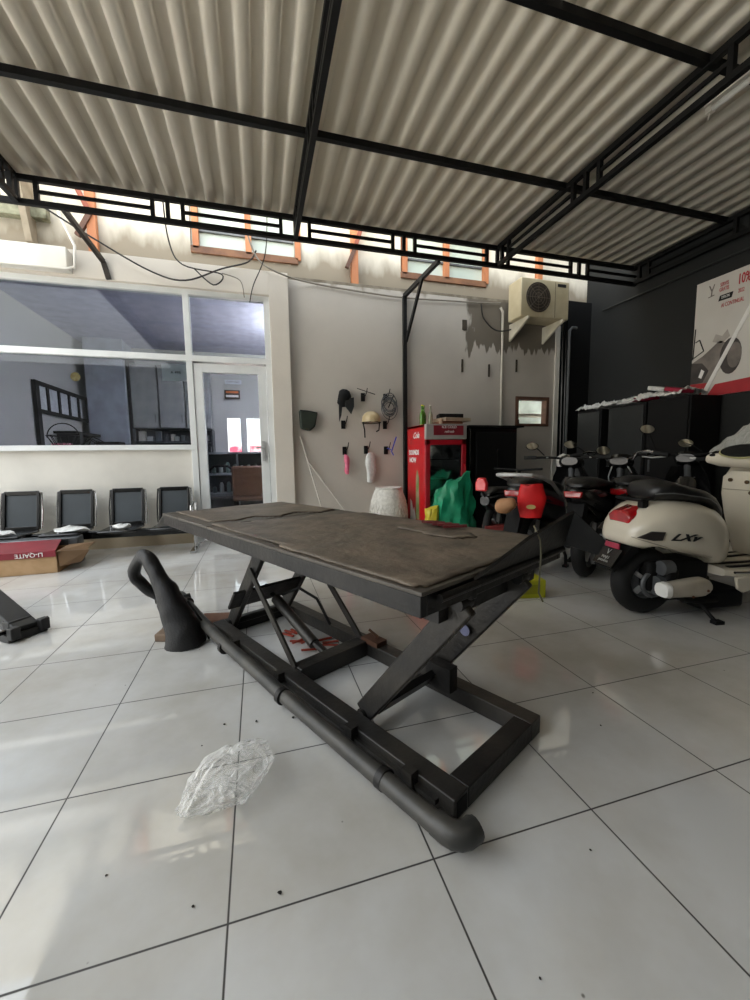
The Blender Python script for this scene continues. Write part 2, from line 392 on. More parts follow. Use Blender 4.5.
    h = MB(); h.bb(dx1 - .085, dx1 - .045, fy0 - .01, fy0 + .012, 1.0, 1.25); h.tube([(dx1 - .065, fy0 - .01, 1.17), (dx1 - .065, fy0 - .05, 1.17), (dx1 - .16, fy0 - .05, 1.17)], .011); h.lathe([(.016, 0), (.016, .012)], (dx1 - .065, fy0 - .022, 1.06), 10, Matrix.Rotation(PI / 2, 3, 'X'))
    h.build('door_handle', M_silver, d)
    # office room
    oy = 8.0
    struct(MB().bb(-8, 2.2, WY + .2, oy + .2, 3.15, 3.25).build('ceiling_office', mat('office_ceiling', 'b0b0c4', .6), smooth=0), 'office ceiling')
    struct(MB().bb(-3.0, -2.85, WY + .1, oy, 0, 3.2).build('wall_office_left', M_officewall, smooth=0), 'grey side wall of the office')
    b = MB(); b.bb(-3, -.46, oy, oy + .15, 0, 3.2); b.bb(.2, 2.2, oy, oy + .15, 0, 3.2); b.bb(-.46, .2, oy, oy + .15, 1.87, 3.2); b.bb(-.46, .2, oy, oy + .15, 0, 1.1); b.bb(-.2, -.08, oy + .001, oy + .149, 1.1, 1.87)  # the two openings are added to mimic a bright reflection in the door glass
    b.build('wall_office_back', M_officewall, smooth=0); struct(bpy.data.objects['wall_office_back'], 'office back wall with two added openings mimicking a bright reflection')
    struct(MB().bb(2.2, 2.35, WY + .15, oy + .15, 0, 3.2).build('wall_office_right', M_officewall, smooth=0), 'office right wall')
    struct(MB().bb(-2.7, -2.1, 7.4, 8, 0, 3.15).build('trim_6', mat('blue_grey_column', 'a0a6b0', .5), smooth=0), 'pale blue column in the office')
setting()

# ------------------------------------------------------------------ canopy
def canopy():
    pitch = .18; x0, x1 = -2.04, 5.27; y0, y1 = -3.4, 3.86
    prof = []
    x = x0
    while x < x1:
        prof += [(x, .0), (x + .05, .0), (x + .068, .055), (x + .132, .055), (x + .15, 0)]
        x += pitch
    prof.append((x, 0)); vs = []; fs = []
    zb = 3.6
    for (px, pz) in prof:
        px = min(px, x1)
        vs += [(px, y0, zb + pz), (px, y1, zb + pz)]
    for i in range(len(prof) - 1): fs.append((2 * i, 2 * i + 2, 2 * i + 3, 2 * i + 1))
    m = MB(); m.add(vs, fs); o = m.build('ceiling', M_sheet, smooth=30)
    sm = o.modifiers.new('thick', 'SOLIDIFY'); sm.thickness = .006; sm.offset = 1
    struct(o, 'corrugated white roof sheets of the canopy')
    zt, zl = 3.565, 3.36; c = .042
    def truss(a, b, label, mid_nodes):
        """a, b: ends along one axis at top chord height"""
        a = V(a); b = V(b); d = (b - a).normalized(); L = (b - a).length
        r = thing('roof_truss', label, 'truss', a, 0, 'black steel lattice trusses of the canopy')
        u = V((0, 0, 0)); e = b - a
        MB().bar(u, e, c, .045).build('top_chord', M_roofsteel, r)
        dz = V((0, 0, zl - zt))
        MB().bar(u + dz, e + dz, c, .045).build('bottom_chord', M_roofsteel, r)
        ts = sorted(t for t in mid_nodes if 0 <= t <= L)
        dm = dz / 2
        ends = [0] + ts + [L]
        for t0, t1 in zip(ends, ends[1:]):
            if t1 - t0 > .3: MB().bar(d * t0 + dm, d * t1 + dm, .022, .028).build('middle_rail', M_roofsteel, r)
        for t in ts:
            p = d * t; MB().bar(p - d * .018 + dm, p + d * .018 + dm, c * .9, abs(zl - zt)).build('upright', M_roofsteel, r)
        return r
    def nodes(first, step, L):
        o = []; t = first
        while t < L + step:
            o += [t - .15, t, t + .15, t + step / 2 - .135, t + step / 2, t + step / 2 + .135]; t += step
        return [q for q in o if -.01 <= q <= L + .01]
    truss((-2.04, 3.75, zt), (5.25, 3.75, zt), 'black lattice truss spanning the canopy along the building side', nodes(.18, 2.46, 7.29))
    truss((-1.86, -3.3, zt), (-1.86, 3.72, zt), 'black lattice truss at far left edge of the canopy', nodes(.45, 2.6, 7.0))
    truss((.6, -3.3, zt), (.6, 3.72, zt), 'black lattice truss running overhead left of centre towards the door', nodes(.45, 2.6, 7.0))
    truss((3.06, -3.3, zt), (3.06, 3.72, zt), 'black lattice truss overhead between the middle and right roof bays', nodes(.45, 2.6, 7.0))
    truss((5.2, -3.3, zt), (5.2, 3.72, zt), 'black lattice truss along the charcoal right wall', nodes(.45, 2.6, 7.0))
    for y, l in ((2.6, 'black purlin crossing under the sheets, second from the building'), (1.33, 'black purlin crossing under the sheets near the light tube'), (.04, 'black purlin crossing under the sheets above the viewer'), (-1.24, 'black purlin crossing under the sheets behind the viewer')):
        o = MB().bar((-2.0, 0, 0), (5.2, 0, 0), .045, .05).build('roof_purlin', M_roofsteel); o.location = (0, y, 3.575)
        tag(o, l, 'purlin', 'black purlins under the roof sheets')
    # columns that carry the open sides
    # brackets
    def bracket(pts, label, r_=.022):
        m = MB()
        for a, b in zip(pts, pts[1:]): m.bar(a, b, .04, .05)
        return tag(m.build('support_bracket', mat('bracket_steel', '2b2622', .5, .2, '3a322a'), bevel=.003), label, 'bracket')
    bracket([(-1.52, 3.76, 3.36), (-1.42, 4.43, 3.2), (-1.38, 4.43, 3.02)], 'dark steel bracket from the left truss down to the lintel over the office window')
    r = thing('canopy_post', 'slim black steel post with slanted arm against the cream wall', 'post', (2.12, WY - .04, 0))
    MB().bb(-.025, .025, -.025, .025, 0, 3.2).build('post', M_steel, r)
    m = MB(); m.bar((0, 0, 3.2), (.16, -.74, 3.34), .045, .05); m.build('arm', M_steel, r)
    m = MB(); m.bar((.02, -.0, 2.6), (.08, -.42, 3.26), .03, .04); m.build('brace', M_steel, r)
    # fluorescent tube
    t = thing('tube_light', 'white fluorescent batten lamp hanging beside the right truss', 'lamp', (3.24, 0, 3.42))
    MB().bb(-.04, .04, .2, 1.45, 0, .05).build('housing', M_white, t, bevel=.005)
    MB().tube([(0, .24, -.02), (0, 1.41, -.02)], .02).build('tube', mat('tube_glass', 'eceae2', .3), t)
    m = MB(); m.bb(-.02, .02, 1.41, 1.45, -.04, .01); m.tube([(0, 1.43, -.03), (0, 1.44, -.08)], .004); m.build('end_cap', M_white, t); MB().bb(-.02, .02, .2, .24, -.04, .01).build('end_cap', M_white, t)
canopy()

# eaves things on the left: white box beam, rafters and braces
def eaves():
    o = MB(); o.bb(-4.5, -1.72, WY - .24, WY - .1, 3.04, 3.26); tag(o.build('gutter_box', M_white, bevel=.01), 'cream boxed gutter above the left office window', 'gutter')
    o = MB(); pts = [(-4.5, WY - .26, 3.03), (-1.72, WY - .26, 3.03), (-1.65, WY - .25, 3.06), (-1.64, WY - .23, 3.28), (-1.78, WY - .15, 3.6), (-1.9, WY + .02, 3.95)]
    tag(o.tube(pts, .014, 8).build('drain_pipe', M_white), 'thin white drain pipe bending up beside the gutter', 'pipe')
    for i, (x, l) in enumerate(((-2.35, 'pale rafter under the left eaves, nearer the lintel bracket'), (-3.0, 'pale rafter under the left eaves at the photo edge'))):
        o = MB().prism([(0, 0, 3.36), (0, -.12, 3.36), (-.0, -.3, 4.0), (0, .0, 4.1)], (.06, 0, 0)); oo = o.build('eaves_rafter', mat('pale_rafter', 'a89c88', .7, 0, '8a7e6a', 6)); oo.location = (x + .2, WY + .08, 0)
        tag(oo, l, 'rafter', 'rafters under the left eaves')
    o = MB().bb(-4.5, -1.95, WY - .02, WY + .08, 3.62, 3.74); tag(o.build('eaves_ledge', mat('mossy_ledge', '9c9c84', .8, 0, '5a5844', 8), bevel=.006), 'weathered mossy ledge under the left eaves', 'ledge')
    for (x, dx, l) in ((-1.55, -.28, 'orange post with slanted brace between left bracket and first upper window'), (1.45, .22, 'orange post with slanted brace between the two upper windows'),):
        r = thing('timber_brace', l, 'brace', (x, 4.6, 3.3), 0, 'orange timber posts on the upper wall')
        MB().bb(-.045, .045, -.03, .04, .01, 1.2).build('post', M_orange, r)
        MB().bar((0, -.03, .45), (dx, -.1, 1.1), .05, .06, (0, 1, 0)).build('brace', mat('red_brown_wood', '9a5440', .6), r)
        MB().bar((0, -.03, .45), (-abs(dx) * .5, -.03, .2), .05, .05, (0, 1, 0)).build('short_strut', M_brownw, r)
    tag(MB().bb(4.3, 4.38, 4.58, 4.66, 3.3, 4.1).build('timber_post', M_orange), 'orange timber post above the air conditioner', 'post')
    tag(MB().bb(.57, 4.6, 4.56, 4.64, 3.27, 3.31).build('wall_ledge', mat('dusty_ledge', '8f8676', .8, 0, '6e6454', 8)), 'dusty ledge along the top of the cream wall', 'ledge')
eaves()

def wires():
    def wire(pts, r, m, l):
        # smooth curve through pts
        P = [V(p) for p in pts]; out = []
        for i in range(len(P) - 1):
            p0 = P[max(i - 1, 0)]; p1 = P[i]; p2 = P[i + 1]; p3 = P[min(i + 2, len(P) - 1)]
            for k in range(6):
                t = k / 6
                out.append(.5 * ((2 * p1) + (p2 - p0) * t + (2 * p0 - 5 * p1 + 4 * p2 - p3) * t * t + (3 * p1 - p0 - 3 * p2 + p3) * t ** 3))
        out.append(P[-1])
        tag(MB().tube(out, r, 6).build('cable', m), l, 'cable', 'loose cables along the wall top')
    y = WY - .14
    dk = mat('dark_cable', '2a2622', .6); gy = mat('grey_cable', '8a8274', .6)
    wire([(-1.9, 4.2, 3.6), (-1.45, 4.35, 3.38), (-.95, y, 3.14), (-.6, y, 3.08), (-.2, y, 3.25), (.1, y, 3.36), (.2, y, 3.5)], .009, dk, 'dark cable sagging from the left truss across the lintel')
    wire([(-.75, 4.2, 3.9), (-.75, y, 3.5), (-.62, y, 3.25), (-.2, y - .02, 3.18), (-.3, y, 3.06), (-.5, y, 3.22)], .008, dk, 'dark looping cable dropping onto the lintel')
    wire([(.1, y, 3.7), (.22, y, 3.4), (.5, y, 3.26), (.9, WY - .03, 3.24), (1.5, WY - .03, 3.2), (2.1, WY - .03, 3.18), (2.8, WY - .03, 3.2), (3.4, WY - .03, 3.22), (3.62, WY - .03, 3.24)], .011, gy, 'grey cable running along the top of the cream wall')
    wire([(.33, 4.0, 3.9), (.3, 4.2, 3.4), (.15, y, 3.1), (.1, y, 2.9)], .006, dk, 'thin cable hanging from the truss over the transom')
    wire([(-.2, y, 3.2), (.0, y, 3.14), (.04, y, 2.95)], .006, gy, 'thin cable hanging on the lintel above the door')
    wire([(3.3, WY - .03, 3.2), (3.35, WY - .03, 3.0), (3.55, WY - .04, 2.85), (3.8, WY - .06, 2.88), (3.95, WY - .1, 3.0)], .01, dk, 'black cable looping below the air conditioner')
    o = MB().tube([(3.62, WY - .03, 3.18), (3.66, WY - .03, 3.12), (3.66, WY - .03, 0)], .018, 8); tag(o.build('conduit_pipe', mat('conduit', 'cfc8ba', .5)), 'white vertical conduit on the cream wall', 'pipe')
    o = MB().tube([(4.96, WY - .06, 2.98), (4.88, WY - .06, 2.98), (4.83, WY - .06, 2.93), (4.83, WY - .06, 0)], .022, 8); tag(o.build('bent_pipe', mat('grey_pipe', '6a6c6c', .4)), 'grey pipe with bent top at the black corner', 'pipe')
    for x, l in ((4.72, 'black hanging pole nearest the white edge strip'), (4.78, 'black hanging pole right of the nearest one')):
        tag(MB().tube([(x, WY - .05, 3.1), (x + .02, WY - .06, 0)], .016, 8).build('black_pole', M_blackg), l, 'pole', 'black poles in the dark corner')
wires()

# ------------------------------------------------------------------ office interior
def office():
    # display shelf on the left wall with framed cards
    r = thing('display_shelf', 'black display rack with a row of framed cards inside the office', 'shelf', (-2.84, 5.9, 0))
    m = MB(); L = 2.1
    m.bb(0, .05, 0, .1, 0, 2.16); m.bb(0, .05, L - .08, L, 0, 2.16); m.bb(0, .05, 0, L, 2.1, 2.16); m.bb(0, .05, 0, L, 1.72, 1.77)
    for i in range(1, 6): m.bb(0, .05, i * L / 6 - .03, i * L / 6 + .03, 1.75, 2.12)
    m.build('rack_frame', M_black, r)
    MB().bb(.01, .03, .05, L - .05, 1.75, 2.12).build('cards', mat('card_white', 'b9bcc0', .5, 0, 'a8abb0', 9), r)
    MB().bb(0, .3, .5, L, 1.45, 1.49).build('shelf', M_black, r)
    MB().bb(0, .3, 0, L, 1.08, 1.12).build('shelf', M_black, r); MB().bb(0, .3, .6, .75, .0, 1.45).build('divider', M_black, r)
    tag(MB().bb(-2.5, -2.15, 7.0, 7.35, 0, 1.35).build('dark_cabinet', M_black, bevel=.01), 'low black cabinet in front of the blue column', 'cabinet')
    tag(MB().bb(-2.8, -2.6, 6.2, 6.4, 1.13, 1.3).build('pink_box', M_pink, bevel=.01), 'small pink box on the black display rack', 'box')
    # storage cabinets
    for k, (x0, x1, l) in enumerate(((-2.05, -1.62, 'grey wall cabinet door nearest the blue column'), (-1.6, -1.17, 'grey wall cabinet second from the blue column'), (-1.15, -.72, 'grey wall cabinet seen through the door glass'))):
        r = thing('wall_cabinet', l, 'cabinet', (x0, 7.55, 1.62), 0, 'grey wall cabinets in the office')
        MB().bb(0, x1 - x0, 0, .4, 0, 1.15).build('body', mat('cabinet_grey', '8b8d8c', .5), r); MB().bb(.005, x1 - x0 - .005, -.02, 0, .01, 1.14).build('door', MATS['cabinet_grey'], r, bevel=.004)
        MB().bb(x1 - x0 - .06, x1 - x0 - .045, -.035, -.02, .1, .25).build('handle', M_grey, r)
    tag(MB().bb(-2.1, -2.06, 7.5, 7.98, 0, 2.9).build('cabinet_side', M_black), 'black upright panel beside the grey wall cabinets', 'panel')
    r = thing('parts_shelf', 'dark open shelf crowded with parts under the grey cabinets', 'shelf', (-2.05, 7.5, 0))
    m = MB(); 
    for z in (.4, .8, 1.1, 1.35): m.bb(0, 1.35, 0, .45, z, z + .03)
    m.bb(0, .03, 0, .45, 0, 1.6); m.bb(1.32, 1.35, 0, .45, 0, 1.6); m.bb(0, 1.35, .43, .45, 0, 1.6); m.build('rack', mat('dark_rack', '3a3c3e', .5), r)
    tones = ['8a8c8a', '55595c', '2c2e30', 'a8a49a']; cnt = 0
    for z in (.83, 1.13, 1.38):
        x = -1.98
        while x < -.8:
            w = random.uniform(.05, .12); h = random.uniform(.08, .19); cnt += 1
            o = MB().box((0, 0, h / 2), (w, .14, h)).build('parts_box', mat('parts_' + tones[cnt % 4], tones[cnt % 4], .5), bevel=.006); o.location = (x + w / 2, 7.6, z)
            tag(o, 'small carton on the dark parts shelf under the grey cabinets', 'box', 'small cartons on the parts shelf'); x += w + random.uniform(.01, .06)
    # counter
    r = thing('glass_counter', 'glass display counter standing behind the office door', 'counter', (-.75, 6.6, 0))
    m = MB(); 
    for z in (0, .4, .75, 1.12): m.bb(0, 1.6, 0, .5, z, z + .03)
    for x in (0, .5, 1.0, 1.57): m.bb(x, x + .03, 0, .03, 0, 1.14)
    m.build('frame', mat('counter_frame', '7d8586', .4, .3), r); MB().bb(0, 1.6, .45, .5, 0, 1.12).build('back', M_darkgrey, r)
    cnt = 0
    for z in (.43, .78):
        for x in [q * .12 - .65 for q in range(12)]:
            cnt += 1; h = random.uniform(.06, .2)
            o = MB().lathe([(.03, 0), (.035, .01), (.035, h * .8), (.015, h), (.0, h)], n=10).build('stock_jar', mat('jar_%d' % (cnt % 3), ['78908a', '50605c', 'a0a8a4'][cnt % 3], .3)); o.location = (x, 6.85, z)
            tag(o, 'small jar standing inside the glass counter', 'jar', 'jars inside the glass counter')
    r = thing('office_chair', 'brown padded chair in front of the glass counter', 'chair', (-.02, 5.6, 0))
    MB().bb(-.26, .26, 0, .07, .45, .92).build('backrest', mat('brown_vinyl', '6a4a34', .5), r, bevel=.03)
    MB().bb(-.26, .26, 0, .5, .38, .46).build('seat', MATS['brown_vinyl'], r, bevel=.03)
    for a in (-.23, .23):
        for b in (.04, .46): MB().bb(a - .015, a + .015, b - .015, b + .015, 0, .4).build('leg', M_black, r)
    r = thing('dark_armchair', 'dark framed chair left of the brown chair', 'chair', (-.45, 5.9, 0))
    MB().tube([(-.22, 0, .1), (-.24, 0, .8), (-.1, 0, .92), (.1, 0, .92), (.24, 0, .8), (.22, 0, .1)], .02).build('back_frame', M_black, r)
    MB().bb(-.2, .2, -.02, .42, .4, .45).build('seat', M_darkgrey, r, bevel=.01)
    for a in (-.2, .2): MB().bb(a - .015, a + .015, .38, .41, 0, .4).build('leg', M_black, r)
    # signs on the back wall
    s = thing('wall_sign', 'small orange and black notice on the office back wall', 'sign', (-.33, 7.96, 2.33))
    MB().bb(-.15, .15, 0, .02, -.09, .09).build('board', mat('sign_dark', '3a2c20', .5), s); MB().bb(-.12, .12, -.006, 0, .03, .07).build('stripe', mat('sign_orange', 'e07838', .5), s); MB().bb(-.12, .12, -.006, 0, -.05, -.01).build('stripe', M_wtext, s)
    s = thing('wall_sign', 'narrow pale sign above the orange notice', 'sign', (-.3, 7.96, 2.58))
    MB().bb(-.16, .16, 0, .02, -.04, .04).build('board', mat('sign_pale', 'c8ccd0', .5), s); text('STAFF ONLY', 'lettering', M_btext, frame((0, -.006, 0), (1, 0, 0), (0, 0, 1)), .045, s)
    # added sheets beyond the back openings, mimicking red in a reflection
    for x0, x1, l in ((-.5, -.22, 'red and white sheet mimicking a reflection, in the left added opening'), (-.06, .2, 'red and white sheet mimicking a reflection, in the right added opening')):
        tag(MB().bb(x0, x1, 8.9, 8.92, 0, 1.32).build('reflection_sheet', mat('reflection_pink', 'e05068', .5, 0, 'f4d8d8', 5, .3)), l, 'banner', 'added sheets behind the office mimicking a reflection')
    # paper notices on the glass
    p = thing('paper_notice', 'white paper notice taped inside the window beside the door', 'paper', (-.79, WY + .012, 2.07))
    MB().bb(-.15, .15, 0, .002, -.1, .1).build('sheet', M_paper, p); text('A 498', 'lettering', M_btext, frame((0, -.003, 0), (1, 0, 0), (0, 0, 1)), .045, p)
    o = MB().lathe([(0, 0), (.05, 0), (.05, .003), (0, .003)], n=14, R=Matrix.Rotation(PI / 2, 3, 'X')).build('round_sticker', mat('sticker_yellow', 'e8c878', .5, 0, 'b8883c', 30)); o.location = (-1.83, WY + .02, 1.98)
    tag(o, 'round yellow sticker on the office window glass', 'sticker')
    # basket and small stuff on inner sill
    r = thing('wire_basket', 'dark wire basket with hoop handle behind the left office window', 'basket', (-2.15, 4.95, 1.22))
    MB().bb(-.5, .6, -.15, .15, -.06, -.02).build('shelf_board', M_darkgrey, r)
    m = MB()
    for k in range(8): a = PI * k / 7; 
    m.tube([(.17 * math.cos(PI * k / 12), 0, .1 + .17 * math.sin(PI * k / 12)) for k in range(13)], .006, 6)
    for k in range(12):
        a = 2 * PI * k / 12; m.tube([(.1 * math.cos(a), .1 * math.sin(a), 0), (.17 * math.cos(a), .14 * math.sin(a), .12)], .005, 5)
    m.torus((0, 0, .12), .165, .006, 'z', 20, 6); m.torus((0, 0, .0), .1, .006, 'z', 20, 6); m.build('wires', M_black, r)
    r = thing('bicycle_part', 'tangled black wire rack beside the wire basket', 'rack', (-1.82, 4.95, 1.2))
    m = MB()
    for k in range(5): m.tube([(-.12 + .05 * k, -.05, 0), (-.08 + .05 * k, 0, .12 - .02 * k), (.02 + .05 * k, .05, .02)], .006, 6)
    m.tube([(-.15, 0, .02), (-.02, 0, .13), (.2, 0, .0)], .007, 6); m.bb(-.14, .2, -.06, .06, -.04, 0); m.build('frame', M_black, r)
office()

# ------------------------------------------------------------------ bench
def bench():
    r = thing('waiting_bench', 'black four seat waiting bench against the office plinth', 'bench', (-2.98, 4.0, -.03))
    m = MB().bb(-.4, 2.36, .1, .16, .22, .3); m.build('beam', M_blackg, r, bevel=.005)
    for i, x in enumerate((-.14, .58, 1.08, 1.59, 2.08)):
        if i == 0: x = .08
        w = .36
        if i == 0: continue
    for x in (.08, .59, 1.10, 1.61, 2.10):
        w = .31; x0 = x - w / 2 + .02; x1 = x + w / 2 + .02
        s = MB().bb(x0 - .02, x1 + .02, -.12, .3, .3, .33); s.build('seat', M_blackg, r, bevel=.012)
        f = MB(); T = .03
        a0 = .32; h = .39; tilt = .08
        def P(xx, t): return (xx, a0 + tilt * t, .33 + h * t)
        for (p, q) in ((P(x0, 0), P(x0, 1)), (P(x1, 0), P(x1, 1)), (P(x0, 1), P(x1, 1)), (P(x0, .03), P(x1, .03))): f.bar(p, q, .028, .045)
        b = f.build('backrest', M_blackg, r, bevel=.004)
        c = MB().prism([P(x0, .03), P(x1, .03), P(x1, 1), P(x0, 1)], (0, .012, 0)); c.build('back_panel', M_seatmesh, b)
        g = MB(); g.tube([P(x0 - .03, 0), P(x0 - .035, .5), P(x0 - .025, 1.0), P(x0 + .02, 1.04)], .009, 6); g.build('edge_trim', M_chrome, b); g = MB(); g.tube([P(x1 + .03, 0), P(x1 + .035, .5), P(x1 + .025, 1.0), P(x1 - .02, 1.04)], .009, 6); g.build('edge_trim', M_chrome, b)
    for x in (-.35, 2.36):
        l = MB(); l.tube([(x, .13, .03), (x, .13, .3)], .02, 10); l.bb(x - .03, x + .03, -.12, .3, .03, .055); l.build('leg', M_chrome, r)
        l = MB(); l.tube([(x, .3, .33), (x, .28, .56), (x, .1, .58), (x, -.06, .55), (x, -.08, .33)], .014, 8); l.build('armrest', M_chrome, r)
    for (x, y, s, l) in ((-1.78, 3.98, .09, 'crumpled white plastic wrap on the third bench seat'), (-1.32, 4.0, .05, 'small white plastic scrap on the bench between third and fourth seats'), (-2.35, 3.93, .06, 'white plastic scrap lying on the first bench seats')):
        o = MB(); n = 10; rings = []
        for i in range(6):
            t = i / 5; rings.append([V((math.cos(2 * PI * k / n) * s * 1.8 * math.sin(PI * (t * .8 + .15)), math.sin(2 * PI * k / n) * s * math.sin(PI * (t * .8 + .15)), .05 * t)) for k in range(n)])
        o.loft(rings); oo = o.build('plastic_scrap', M_wplastic, smooth=20); crumple(oo, .03, 28, x); oo.location = (x, y, .305)
        tag(oo, l, 'plastic', 'plastic scraps on the bench')
bench()

def left_floor():
    # cardboard carton with maroon lid
    r = thing('cardboard_carton', 'open cardboard carton with maroon printed lid flap on the floor by the bench', 'box', (-2.15, 3.62, 0), math.radians(2))
    w, d, h, t = .84, .3, .2, .006
    m = MB(); m.bb(-w / 2, w / 2, -d / 2, -d / 2 + t, 0, h); m.bb(-w / 2, w / 2, d / 2 - t, d / 2, 0, h); m.bb(-w / 2, -w / 2 + t, -d / 2, d / 2, 0, h); m.bb(w / 2 - t, w / 2, -d / 2, d / 2, 0, h); m.bb(-w / 2, w / 2, -d / 2, d / 2, 0, t)
    m.build('box_body', M_card, r)
    lid = MB().prism([(-w / 2 - .02, -d / 2 - .012, h - .045), (w / 2 + .0, -d / 2 - .012, h - .045), (w / 2 - .0, -d / 2 - .02, h + .01), (-w / 2 - .02, -d / 2 - .02, h + .01)], (0, .006, 0))
    lid.prism([(-w / 2 - .02, -d / 2 - .02, h + .005), (w / 2 + .0, -d / 2 - .02, h + .005), (w / 2 - .06, d / 2, h + .055), (-w / 2 - .02, d / 2, h + .055)], (0, 0, .008)); L = lid.build('lid', M_maroon, r)
    text('LI-QAITE', 'lettering', M_wtext, frame((.22, -d / 2 - .024, h - .015), (-1, 0, 0), (0, 0, -1)), .055, L, 0, .001)
    f = MB().prism([(w / 2, -d / 2 + .02, h), (w / 2 + .24, -d / 2 + .08, h - .02), (w / 2 + .17, -d / 2 + .06, h - .13), (w / 2 + .02, -d / 2 + .0, h - .14)], (-.01, .02, 0)); f.build('side_flap', M_card2, r)
    f = MB().prism([(w / 2, -d / 2, h * .98), (w / 2 + .17, -d / 2 + .12, h - .06), (w / 2 + .2, d / 2 + .08, h + .0), (w / 2 - .0, d / 2, h)], (0, 0, .006)); f.build('side_flap', M_card2, r)
    r = thing('grey_tray', 'grey tray lying on the carton behind the maroon lid', 'tray', (-2.05, 3.84, .0), math.radians(3))
    m = MB(); m.bb(-.4, .38, -.05, .12, 0, .27); m.build('body', M_grey, r, bevel=.01); MB().bb(-.3, .3, -.056, -.05, .2, .255).build('panel', M_darkgrey, r)
    m = MB(); m.lathe([(.012, 0), (.012, .01)], (.2, -.06, .24), 10, Matrix.Rotation(PI / 2, 3, 'X')); m.build('knob', M_black, r)
    # black stand foot at left edge
    r = thing('black_stand', 'black steel stand foot with bolted clamp at the left photo edge', 'stand', (-1.25, 1.92, 0), math.radians(-38))
    m = MB(); m.bar((-.75, .05, .3), (-.0, 0, .05), .12, .05); m.build('arm', M_steel, r, bevel=.006)
    m = MB(); m.bb(-.08, .02, -.1, .1, 0, .045); m.bb(.0, .05, -.1, -.05, .02, .09); m.bb(.0, .05, .05, .1, .02, .09); m.bb(-.12, -.05, -.06, .06, .04, .1); m.build('foot', M_steel, r, bevel=.006)
    m = MB(); m.bar((-.62, -.02, .16), (-.1, -.02, .04), .05, .04); m.tube([(-.03, -.13, .06), (-.03, .13, .06)], .014, 8); m.build('brace', M_blackg, r)
    m = MB(); m.tube([(-.7, .05, .02), (-.62, .05, .24)], .02, 8); m.bb(-.76, -.6, -.05, .15, 0, .02); m.build('rear_foot', M_steel, r)
left_floor()

